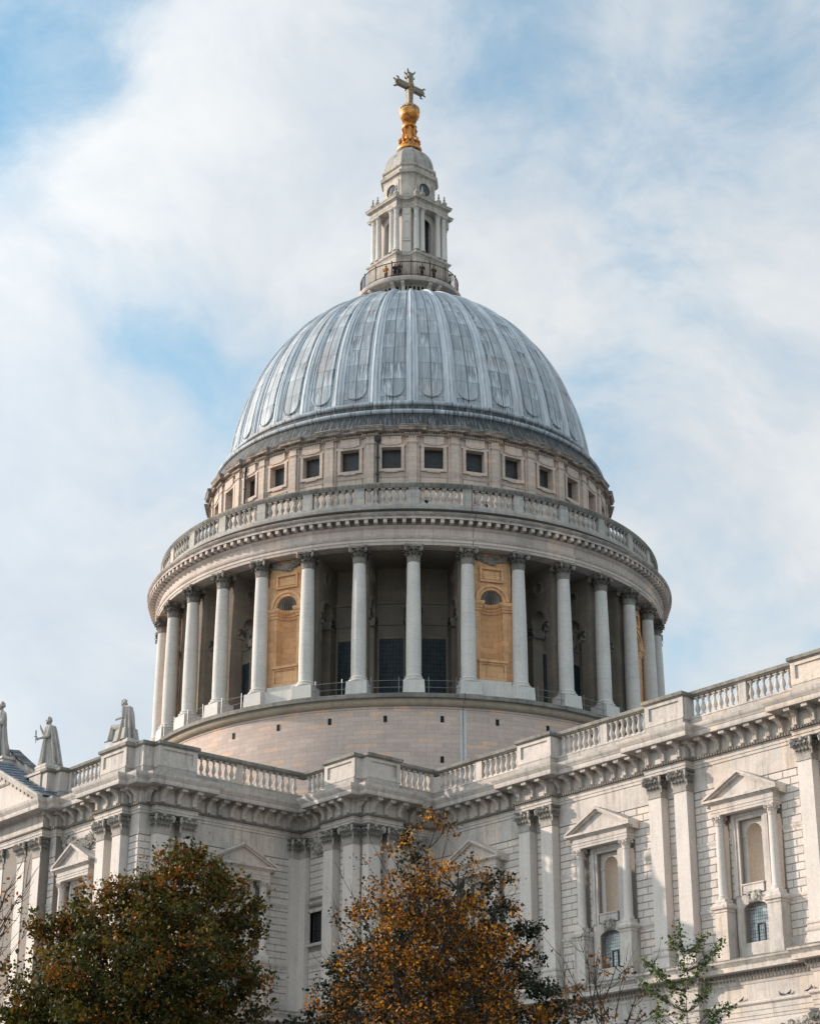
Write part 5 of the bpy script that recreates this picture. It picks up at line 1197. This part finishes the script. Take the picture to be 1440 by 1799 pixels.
sh = c0-s_*.34+Z(2.36); el = sh+f*.22-Z(.52); wr = el+f*.42+Z(.42); mb.cap(sh, el, .15, .12); mb.cap(el, wr, .12, .08); hand(mb, wr, f*.1+Z(1), -f, .34, .2)
mb.cap(c0-f*.32+s_*.2+Z(2.3), c0-f*.42+s_*.1+Z(1.0), .12, .16)
o = remeshed(mb, 'statue', M['statue'], .03); tag(o, 'seated stone figure leaning forward on the corner pedestal of the balustrade', 'statue', 'stone figures along the transept parapet')

# larger figure on top of the gable, mostly cut by the left edge
mb = MB(); sx, sy, sz = -1.5, YA-.6, 32.2; c0 = Vector((sx, sy, sz)); FW = -H; f = Vector((0, -1, 0)); s_ = Vector((1, 0, 0))
robe(mb, sx, sy, [(sz, .95, .8, .1, 0), (sz+.6, .84, .72, .08, 0), (sz+1.5, .62, .55, .05, 0), (sz+2.6, .52, .44, 0, 0), (sz+3.4, .52, .40, 0, 0), (sz+3.75, .46, .36, 0, 0), (sz+3.95, .2, .2, 0, 0)], 10, .16, 4)
hc = c0+Z(4.35); mb.cap(c0+Z(3.8), hc, .15, .14); head(mb, hc.x, hc.y, hc.z, .28, FW)
for q in (-1, 1):
    sh = c0+s_*q*.42+Z(3.6); el = sh+f*.2+s_*q*.12-Z(.8); wr = el+f*.5+Z(.25); mb.cap(sh, el, .18, .14); mb.cap(el, wr, .14, .09); hand(mb, wr, f+Z(.3), s_*q, .38, .6)
o = remeshed(mb, 'statue', M['statue'], .04); tag(o, 'tall robed stone figure on top of the gable, cut off by the left edge', 'statue', 'stone figures along the transept parapet')

# ================================================================== visitors
def cloth(name, c): return simple(name, c, 0.85, 0, 0.25, 12)
def person(x, y, z, face, coat, trou, label, hair=(0.03, 0.02, 0.015), group='visitors on the golden gallery', arm=0.3, h=1.72):
    k = h/1.72; f = Vector((cos(face), sin(face), 0)); s_ = Vector((-f.y, f.x, 0)); c0 = Vector((x, y, z))
    V = lambda a, b, c: c0+f*a*k+s_*b*k+Vector((0, 0, c*k))
    mb = MB()
    for q in (-1, 1):
        mb.cap(V(0, .09*q, .88), V(.02, .1*q, .47), .085*k, .06*k); mb.cap(V(.02, .1*q, .47), V(-.01, .1*q, .1), .058*k, .04*k); mb.cap(V(-.02, .1*q, .04), V(.14, .11*q, .03), .045*k, .035*k)
        mb.cap(V(0, .18*q, 1.38), V(.02, .24*q, 1.10), .055*k, .045*k); mb.cap(V(.02, .24*q, 1.10), V(.2, .2*q, 1.1+arm*.3), .042*k, .03*k); hand(mb, V(.22, .2*q, 1.11+arm*.3), f+Vector((0, 0, .1)), s_*q, .17*k, .6)
    mb.cap(V(0, 0, .95), V(0, 0, 1.08), .13*k, .125*k); mb.cap(V(0, -.07, 1.30), V(0, .07, 1.30), .125*k, .125*k); mb.cap(V(0, 0, 1.1), V(0, 0, 1.32), .125*k, .14*k)
    mb.cap(V(0, 0, 1.4), V(.01, 0, 1.52), .05*k, .05*k)
    hc = V(.015, 0, 1.61); head(mb, hc.x, hc.y, hc.z, .105*k, face, False, False)
    o = remeshed(mb, 'person', M['skin'], .016); tag(o, label, 'person', group)
    mb = MB()
    mb.cap(V(0, 0, .90), V(0, 0, 1.1), .155*k, .145*k, 14); mb.cap(V(0, -.08, 1.32), V(0, .08, 1.32), .14*k, .14*k, 14); mb.cap(V(0, 0, 1.1), V(0, 0, 1.34), .145*k, .155*k, 14)
    for q in (-1, 1): mb.cap(V(0, .18*q, 1.38), V(.02, .24*q, 1.10), .07*k, .058*k); mb.cap(V(.02, .24*q, 1.10), V(.18, .2*q, 1.1+arm*.28), .055*k, .042*k)
    remeshed(mb, 'coat', cloth('coat_fabric', coat), .018, o)
    mb = MB()
    mb.cap(V(0, -.06, .90), V(0, .06, .90), .12*k, .12*k)
    for q in (-1, 1): mb.cap(V(0, .09*q, .88), V(.02, .1*q, .47), .1*k, .075*k); mb.cap(V(.02, .1*q, .47), V(-.01, .1*q, .08), .072*k, .055*k)
    remeshed(mb, 'trousers', cloth('trouser_fabric', trou), .018, o)
    mb = MB(); mb.ball(tuple(hc-f*.02*k+Vector((0, 0, .03*k))), .10*k, .10*k, .11*k, 12, 8); mb.ball(tuple(hc-f*.06*k-Vector((0, 0, .04*k))), .07*k, .07*k, .09*k, 10, 6); remeshed(mb, 'hair', cloth('hair_strands', hair), .014, o)
    mb = MB()
    for q in (-1, 1): mb.cap(V(-.02, .1*q, .045), V(.15, .11*q, .035), .052*k, .042*k)
    mb.build('shoes', cloth('shoe_leather', (0.02, 0.02, 0.02)), o)
    return o
def at_r(deg, r): return r*cos(R(deg)), r*sin(R(deg))
for dg, coat, trou, lab, fo in ((-70.5, (0.55, 0.30, 0.04), (0.04, 0.05, 0.07), 'person in a mustard yellow coat at the railing left of the lantern corner', 0),
        (-58.5, (0.03, 0.03, 0.035), (0.02, 0.02, 0.03), 'person in black leaning at the railing, left one of the dark pair', .5), (-52.5, (0.04, 0.045, 0.06), (0.02, 0.02, 0.025), 'taller person in dark navy looking out beside the dark pair', 0),
        (-24.5, (0.05, 0.045, 0.03), (0.02, 0.02, 0.02), 'person in a dark olive jacket at the railing right of centre', .3), (-8.5, (0.06, 0.065, 0.075), (0.03, 0.03, 0.04), 'person in a grey jacket standing by the right part of the railing', 0),
        (22.0, (0.70, 0.70, 0.68), (0.05, 0.06, 0.09), 'person in a white top at the far right end of the railing', .6)):
    x, y = at_r(dg, 4.42); person(x, y, 84.84, R(dg+fo*30), coat, trou, lab, h=1.78 if 'taller' in lab else 1.68, arm=.3+fo*.2)
for dg, coat, lab in ((-36.6, (0.02, 0.02, 0.025), 'person in black behind the stone balusters near the middle of the gallery'), (-25.5, (0.45, 0.09, 0.03), 'person in an orange red top behind the stone balusters'), (-22.9, (0.03, 0.03, 0.03), 'person in dark clothes next to the one in orange red')):
    x, y = at_r(dg, 21.2); person(x, y, 53.402, R(dg), coat, (0.02, 0.02, 0.03), lab, group='visitors behind the stone balustrade')

# ================================================================== pigeons on the ledge
def pigeon(x, y, z, face, label, tone=1.0):
    f = Vector((cos(face), sin(face), 0)); c0 = Vector((x, y, z)); s_ = Vector((-f.y, f.x, 0)); mb = MB(); U = Vector((0, 0, 1))
    mb.cap(c0-f*.07+U*.10, c0+f*.05+U*.14, .055, .07, 10); mb.cap(c0+f*.08+U*.17, c0+f*.12+U*.25, .045, .03, 8); mb.ball(tuple(c0+f*.135+U*.27), .033, seg=8, rings=6)
    mb.cap(c0+f*.16+U*.265, c0+f*.195+U*.255, .010, .005, 6); mb.cap(c0-f*.12+U*.10, c0-f*.24+U*.06, .035, .018, 8)
    for q in (-1, 1): mb.cap(c0+f*.04+s_*q*.055+U*.14, c0-f*.15+s_*q*.03+U*.085, .035, .012, 8); mb.cap(c0+s_*q*.03+U*.07, c0+f*.01+s_*q*.03+U*.01, .010, .008, 5); mb.cap(c0+f*.0+s_*q*.03+U*.006, c0+f*.05+s_*q*.03+U*.006, .006, .005, 5)
    o = remeshed(mb, 'pigeon', M['bird'], .012, None, 1); tag(o, label, 'pigeon', 'pigeons on the lower ledge'); return o
for i, (x, fc, lab) in enumerate(((51.9, 0, 'dark pigeon alone, leftmost on the ledge below the arched window'), (54.85, PI, 'pigeon facing left, left one of the close pair on the ledge'), (55.4, 0.2, 'pigeon facing right, right one of the close pair on the ledge'),
        (56.8, 1.0, 'small pigeon crouched between the pair and the right group'), (57.75-.15, PI*.8, 'paler pigeon on the ledge, second from the right edge'), (58.4, PI, 'dark pigeon nearest the right edge of the ledge'))):
    pigeon(x, YE-(.14 if x < 57.6 else P+.14), 10.31, fc, lab)

# ================================================================== trees
def leafmat(name, ramp, trans=0.35):
    m, g = newmat(name)
    at = g.n('ShaderNodeAttribute', attribute_name='tint'); sp = g.n('ShaderNodeSeparateXYZ', inp={0: at.outputs['Vector']})
    col = g.ramp(sp.outputs[0], ramp)
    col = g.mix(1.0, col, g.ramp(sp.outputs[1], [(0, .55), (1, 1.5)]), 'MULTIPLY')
    p = g.n('ShaderNodeBsdfPrincipled', inp={'Base Color': col, 'Roughness': 0.55, 'Specular IOR Level': 0.3})
    t = g.n('ShaderNodeBsdfTranslucent', inp={0: col})
    mx = g.n('ShaderNodeMixShader', inp={0: trans, 1: p.outputs[0], 2: t.outputs[0]})
    g.n('ShaderNodeOutputMaterial', inp={0: mx.outputs[0]}); return m
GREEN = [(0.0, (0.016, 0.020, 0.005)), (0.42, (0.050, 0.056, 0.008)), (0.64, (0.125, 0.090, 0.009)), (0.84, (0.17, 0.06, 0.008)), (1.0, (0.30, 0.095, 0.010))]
ORANGE = [(0.0, (0.020, 0.022, 0.007)), (0.35, (0.055, 0.036, 0.008)), (0.62, (0.20, 0.075, 0.008)), (0.82, (0.50, 0.18, 0.012)), (1.0, (0.68, 0.32, 0.022))]
DARKG = [(0.0, (0.006, 0.012, 0.007)), (0.6, (0.014, 0.022, 0.009)), (1.0, (0.035, 0.042, 0.012))]
FRESH = [(0.0, (0.04, 0.07, 0.02)), (0.6, (0.09, 0.13, 0.035)), (1.0, (0.22, 0.22, 0.05))]
RUST = [(0.0, (0.05, 0.035, 0.014)), (0.5, (0.15, 0.065, 0.016)), (1.0, (0.38, 0.14, 0.02))]
ML = {'green': leafmat('maple_leaves', GREEN), 'orange': leafmat('turning_leaves', ORANGE), 'dark': leafmat('evergreen_leaves', DARKG, .15), 'fresh': leafmat('sapling_leaves', FRESH), 'rust': leafmat('rusty_leaves', RUST)}
def leaves(name, C_, size, tint, mat, parent, seed, droop=0.25, asp=.72):
    rg = np.random.default_rng(seed); n = len(C_)
    d = rg.normal(size=(n, 3)); d[:, 2] -= droop; d /= np.linalg.norm(d, axis=1)[:, None]
    q = rg.normal(size=(n, 3)); q[:, 2] += .5; s_ = np.cross(d, q); s_ /= np.linalg.norm(s_, axis=1)[:, None]; nn = np.cross(d, s_)
    L = (size*rg.uniform(.45, 1.0, n)*rg.choice([1.0, 1.35, 1.7], n))[:, None]
    v = np.empty((n, 6, 3))
    v[:, 0] = C_-d*L*.5; v[:, 1] = C_-d*L*.12+s_*L*.5*asp+nn*L*.10; v[:, 2] = C_+d*L*.22+s_*L*.34*asp+nn*L*.08; v[:, 3] = C_+d*L*.55; v[:, 4] = C_+d*L*.22-s_*L*.34*asp+nn*L*.08; v[:, 5] = C_-d*L*.12-s_*L*.5*asp+nn*L*.10
    me = bpy.data.meshes.new(name); me.vertices.add(n*6); me.vertices.foreach_set('co', v.reshape(-1))
    me.loops.add(n*8); b = (np.arange(n)*6)[:, None]; idx = np.concatenate([b+np.array([0, 1, 2, 3]), b+np.array([0, 3, 4, 5])], 1)
    me.loops.foreach_set('vertex_index', idx.reshape(-1)); me.polygons.add(n*2); me.polygons.foreach_set('loop_start', np.arange(n*2)*4); me.polygons.foreach_set('loop_total', np.full(n*2, 4))
    me.update(calc_edges=True); me.validate()
    a = me.attributes.new('tint', 'FLOAT_VECTOR', 'POINT'); tv = np.zeros((n, 6, 3)); tv[:, :, 0] = tint[:, None]; tv[:, :, 1] = rg.uniform(0, 1, n)[:, None]; a.data.foreach_set('vector', tv.reshape(-1))
    me.materials.append(mat); return link(name, me, parent)
def P3(px, py, dist):
    v = dv*3444+rv*(px-720)-uv*(py-899.5); h = math.hypot(v.x, v.y); return CAMP+v*(dist/h)
def curve_pts(a, b, rr, sag=.12, n=6, up=.15):
    a = Vector(a); b = Vector(b); L = (b-a).length; o = Vector((rr.uniform(-1, 1), rr.uniform(-1, 1), rr.uniform(-.3, .8)))*L*sag
    return [a+(b-a)*t+o*sin(PI*t)+Vector((0, 0, 1))*L*up*sin(PI*t)*-(1-t) for t in [i/n for i in range(n+1)]]
def tree(name, label, base, blobs, leafsz, mat, per, cden, seed, tintf, trunk_r=.28, spread=.42, twigs=1.0, cat='tree', group=None, ground=-8.4, fork=.35, asp=.72, bare=(), limb=.035):
    rr = random.Random(seed); rg = np.random.default_rng(seed); bp = P3(base[0], 1799, base[1]); bp.z = ground
    root = bpy.data.objects.new(name, None); COL.objects.link(root); root.location = bp; tag(root, label, cat, group)
    px_m = base[1]/3444*1.02; B = []
    for (x, y, r_, dn, dd) in blobs: B.append((P3(x, y, base[1]+dd), r_*px_m, dn))
    zt = max(b[0].z for b in B); zl = min(b[0].z-b[1] for b in B); wood = MB(); wood.at(-bp.x, -bp.y, -bp.z)
    cx_ = sum(b[0].x for b in B)/len(B); cy_ = sum(b[0].y for b in B)/len(B)
    axis = [bp, Vector((bp.x+rr.uniform(-.2, .2), bp.y+rr.uniform(-.2, .2), ground+(zt-ground)*.25)), Vector((bp.x*.5+cx_*.5, bp.y*.5+cy_*.5, ground+(zt-ground)*.5)), Vector((cx_*.8+bp.x*.2, cy_*.8+bp.y*.2, ground+(zt-ground)*.75)), Vector((cx_, cy_, zt-(zt-ground)*.06))]
    ax = []
    for i in range(len(axis)-1):
        for k in range(4): ax.append(axis[i].lerp(axis[i+1], k/4)+Vector((rr.uniform(-.06, .06), rr.uniform(-.06, .06), 0)))
    ax.append(axis[-1]); wood.tube(ax, [trunk_r*(1-.9*i/(len(ax)-1)) for i in range(len(ax))], 8)
    cl = []; tn = []
    for c, r_, dn in B:
        # limb from the axis, leaving well below the blob
        zz_ = max(ground+(zt-ground)*.2, c.z-abs(r_)*1.2-(c-Vector((cx_, cy_, c.z))).length*.6); st = min(ax, key=lambda p: abs(p.z-zz_))
        lp_ = curve_pts(st, c, rr, .10, 7); L = (c-st).length; r0 = max(limb, min(trunk_r*.5, L*.022)) if limb > .02 else limb; wood.tube(lp_, [r0*(1-.8*i/7) for i in range(8)], 6)
        n = max(3, int(cden*dn*(r_**2)*3.2))
        for i in range(n):
            u = rg.normal(size=3); u /= np.linalg.norm(u); rad = r_*(rg.uniform(0.15, 1)**.45)*rg.uniform(.85, 1.12); u[2] *= .9
            p = c+Vector(u*rad); cl.append(p); tn.append(rg.normal())
            if rr.random() < twigs:
                s0 = lp_[rr.randint(3, 7)]; tw = curve_pts(s0, p+(p-s0).normalized()*spread*.5, rr, .10, 4, .08); q_ = .022 if limb > .02 else .006; wood.tube(tw, [q_, q_*.8, q_*.65, q_*.45, q_*.25], 4)
    for (a, b, r0) in bare:
        pa = P3(*a); pb = P3(*b); m_ = curve_pts(pa, pb, rr, .08, 6); wood.tube(m_, [r0*(1-.85*i/6) for i in range(7)], 5)
        for k in range(9):
            s0 = m_[rr.randint(1, 6)]; e = s0+(pb-pa).normalized()*rr.uniform(.3, 1.0)+Vector((rr.uniform(-.5, .5), rr.uniform(-.5, .5), rr.uniform(-.1, .6))); wood.tube(curve_pts(s0, e, rr, .1, 4), [.014, .012, .009, .006, .003], 4)
    o = wood.build('trunk', M['bark'], root)
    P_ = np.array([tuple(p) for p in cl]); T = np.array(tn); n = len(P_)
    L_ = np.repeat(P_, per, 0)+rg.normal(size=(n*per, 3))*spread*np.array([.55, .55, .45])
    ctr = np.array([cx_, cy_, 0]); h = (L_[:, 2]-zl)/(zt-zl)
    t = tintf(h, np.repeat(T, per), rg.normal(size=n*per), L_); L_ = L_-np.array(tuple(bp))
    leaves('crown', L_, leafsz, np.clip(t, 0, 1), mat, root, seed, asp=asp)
    return root
G = 'autumn trees in front of the cathedral'
tree('maple_tree', 'dense dark green maple with orange tinted leaves in front of the left wing', (250, 78), 
    [(330, 1560, 78, 1, 0), (322, 1510, 38, 1, 0), (262, 1600, 75, 1, -1), (205, 1570, 32, 1, -.5), (175, 1630, 75, 1, 0), (110, 1640, 50, 1, 1), (70, 1625, 26, .9, 1), (385, 1570, 48, 1, 1), (400, 1650, 70, 1, 0), (438, 1600, 26, .9, 0), (300, 1690, 110, 1, -2), (190, 1735, 110, 1, -2),
     (90, 1735, 75, 1, 0), (410, 1745, 62, 1, 1), (250, 1830, 150, 1, 0), (110, 1850, 110, 1, 1), (380, 1860, 100, 1, 0), (300, 1650, 100, .8, 2.5), (150, 1700, 90, .8, 3), (440, 1715, 32, .9, -1), (50, 1800, 60, 1, 0), (250, 2000, 190, .6, 0), (200, 1930, 150, .6, 2)],
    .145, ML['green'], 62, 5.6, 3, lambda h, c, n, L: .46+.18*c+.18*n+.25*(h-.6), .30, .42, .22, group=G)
tree('orange_tree', 'tall thin autumn tree with orange leaves and bare outer twigs in front of the bastion', (760, 84),
    [(766, 1440, 22, 0.75, 0), (789, 1448, 17, 0.6, 0), (738, 1475, 28, 0.55, 0), (696, 1512, 35, 0.45, 0), (654, 1540, 32, 0.25, 1), (715, 1545, 39, 0.8, -1), (771, 1540, 45, 0.8, 0), (826, 1530, 41, 0.45, 0), (868, 1545, 30, 0.3, 1), (733, 1590, 61, 1, -1), (798, 1600, 58, 0.8, 0), (659, 1595, 45, 0.7, 0), (614, 1630, 37, 0.3, 0), (864, 1600, 43, 0.35, 1), (696, 1660, 82, 1, -1), (780, 1680, 89, 1, -1), (864, 1660, 56, 0.7, 0), (896, 1690, 39, 0.5, 0), (631, 1700, 58, 0.7, 0), (594, 1740, 39, 0.4, 0), (715, 1760, 102, 1, -1), (826, 1760, 93, 1, 0), (631, 1790, 65, 0.8, 0), (910, 1790, 56, 0.8, 0), (566, 1800, 43, 0.7, 0), (733, 1880, 140, 0.6, 0), (957, 1810, 43, 0.8, 0)],
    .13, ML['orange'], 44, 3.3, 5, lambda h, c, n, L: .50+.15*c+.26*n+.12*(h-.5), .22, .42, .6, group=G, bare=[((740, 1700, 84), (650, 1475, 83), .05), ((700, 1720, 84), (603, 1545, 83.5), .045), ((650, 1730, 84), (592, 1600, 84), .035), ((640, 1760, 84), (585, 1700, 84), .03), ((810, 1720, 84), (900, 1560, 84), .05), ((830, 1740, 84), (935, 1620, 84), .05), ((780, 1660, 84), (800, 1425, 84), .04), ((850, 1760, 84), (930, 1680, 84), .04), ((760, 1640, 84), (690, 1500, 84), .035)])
tree('evergreen_tree', 'dark evergreen tree showing behind the orange tree', (790, 89),
    [(765, 1590, 62, .8, 0), (722, 1478, 15, .9, 0), (728, 1505, 17, .8, 0), (868, 1545, 28, .7, 0), (850, 1600, 60, .8, 0), (680, 1650, 72, .9, 0), (612, 1700, 38, .9, -1), (930, 1625, 18, 1, -1), (905, 1650, 34, 1, -1), (880, 1690, 70, 1, 0), (780, 1690, 110, 1, 0), (640, 1760, 90, 1, 0), (900, 1770, 80, 1, -2), (960, 1755, 36, 1, -3), (1000, 1790, 42, 1, -3), (600, 1770, 34, 1, 0), (780, 1850, 170, .7, 0), (940, 1700, 22, 1, -1)],
    .16, ML['dark'], 50, 3.4, 7, lambda h, c, n, L: .42+.12*c+.22*n, .28, .40, .15, group=G)
tree('yew_bush', 'small dark bush between the two big trees', (525, 76), [(525, 1790, 26, 1.2, 0), (560, 1800, 28, 1.2, 0), (500, 1800, 22, 1.2, 0), (540, 1840, 60, 1, 0)], .15, ML['dark'], 36, 2.2, 9, lambda h, c, n, L: .45+.12*c+.25*n, .10, .3, .4, 'bush')
tree('rusty_shrub', 'thin twiggy shrub with rusty leaves below the right wall windows', (1050, 72),
    [(1040, 1700, 36, .10, 0), (1085, 1690, 40, .07, 0), (1000, 1770, 40, .6, 0), (1060, 1770, 50, .5, 0), (1110, 1780, 42, .35, 0), (1030, 1800, 60, .9, 0), (1120, 1810, 50, .7, 0), (1010, 1745, 22, .3, 0), (1040, 1860, 90, .7, 0)],
    .13, ML['rust'], 16, 1.6, 11, lambda h, c, n, L: .45+.12*c+.25*n, .10, .36, 1.0, 'shrub', bare=[((1060, 1790, 72), (985, 1680, 72), .03), ((1070, 1790, 72), (1015, 1650, 72), .03), ((1040, 1790, 72), (1060, 1660, 72), .03), ((1080, 1790, 72), (1100, 1690, 72), .03), ((1100, 1799, 72), (1140, 1700, 72), .03), ((1020, 1799, 72), (990, 1700, 72), .03), ((1050, 1799, 72), (1035, 1640, 72), .03)])
sap = []
for pts_ in (((1190, 1628), (1196, 1660), (1200, 1700), (1196, 1750), (1195, 1799)), ((1268, 1655), (1250, 1678), (1225, 1705), (1205, 1735)), ((1235, 1645), (1222, 1668), (1205, 1690)), ((1133, 1690), (1150, 1705), (1168, 1722), (1190, 1745)), ((1130, 1725), (1150, 1745), (1175, 1765)), ((1290, 1768), (1262, 1775), (1235, 1785)), ((1245, 1730), (1235, 1750), (1215, 1770)), ((1175, 1650), (1185, 1672)), ((1160, 1775), (1150, 1795)), ((1265, 1790), (1240, 1799))):
    for i in range(len(pts_)-1):
        for t in (0, .25, .5, .75): sap.append((pts_[i][0]*(1-t)+pts_[i+1][0]*t, pts_[i][1]*(1-t)+pts_[i+1][1]*t, 3 if i == 0 else 4.5, 1.3, 0))
sap += [(1185, 1800, 34, .8, 0), (1225, 1800, 34, .7, 0), (1150, 1815, 30, .7, 0), (1190, 1850, 60, .6, 0), (1205, 1770, 24, .8, 0), (1180, 1740, 16, .7, 0)]
tree('sapling', 'slender young tree with small fresh green leaves against the right wall', (1195, 60), sap, .085, ML['fresh'], 8, 2.6, 13, lambda h, c, n, L: .45+.15*c+.25*n, .045, .17, .5, group=None, limb=.010)
tree('bare_tree', 'nearly bare branches with a few orange leaves at the left edge', (-90, 62),
    [(12, 1560, 26, .12, 0), (20, 1600, 24, .14, 0), (8, 1640, 30, .2, 0), (14, 1690, 26, .2, 0), (2, 1730, 30, .2, 0), (-50, 1600, 60, .2, 0), (-60, 1700, 80, .3, 0)],
    .12, ML['rust'], 7, 2.0, 17, lambda h, c, n, L: .6+.12*c+.25*n, .16, .4, 1.0, bare=[((-70, 1720, 62), (30, 1530, 62), .03), ((-70, 1700, 62), (45, 1560, 62), .03), ((-60, 1760, 62), (38, 1650, 62), .03), ((-60, 1780, 62), (48, 1620, 62), .025), ((-60, 1790, 62), (34, 1715, 62), .03), ((-80, 1760, 62), (26, 1590, 62), .03)])

# ================================================================== ground
mb = MB(); n = 40; vs = []; 
def gz_(x, y):
    d = math.hypot(x-CAMP.x, y-CAMP.y); t = min(1, max(0, (d-45)/45)); t = t*t*(3-2*t); near = max(0, min(1, (70-max(abs(x-20)-75, abs(y)-45, 0))/70)); return -8.62+6.6*t*near
N = 90; ext = 1500
gx_ = [(-1+2*i/N) for i in range(N+1)]; gx_ = [math.copysign(abs(t)**2.2, t)*ext for t in gx_]
for j in range(N+1):
    for i in range(N+1): x, y = gx_[i]+60, gx_[j]-40; vs.append((x, y, gz_(x, y)))
mb.add(vs, [(j*(N+1)+i, j*(N+1)+i+1, (j+1)*(N+1)+i+1, (j+1)*(N+1)+i) for j in range(N) for i in range(N)]); tag(mb.build('ground', M['ground']), kind='structure')
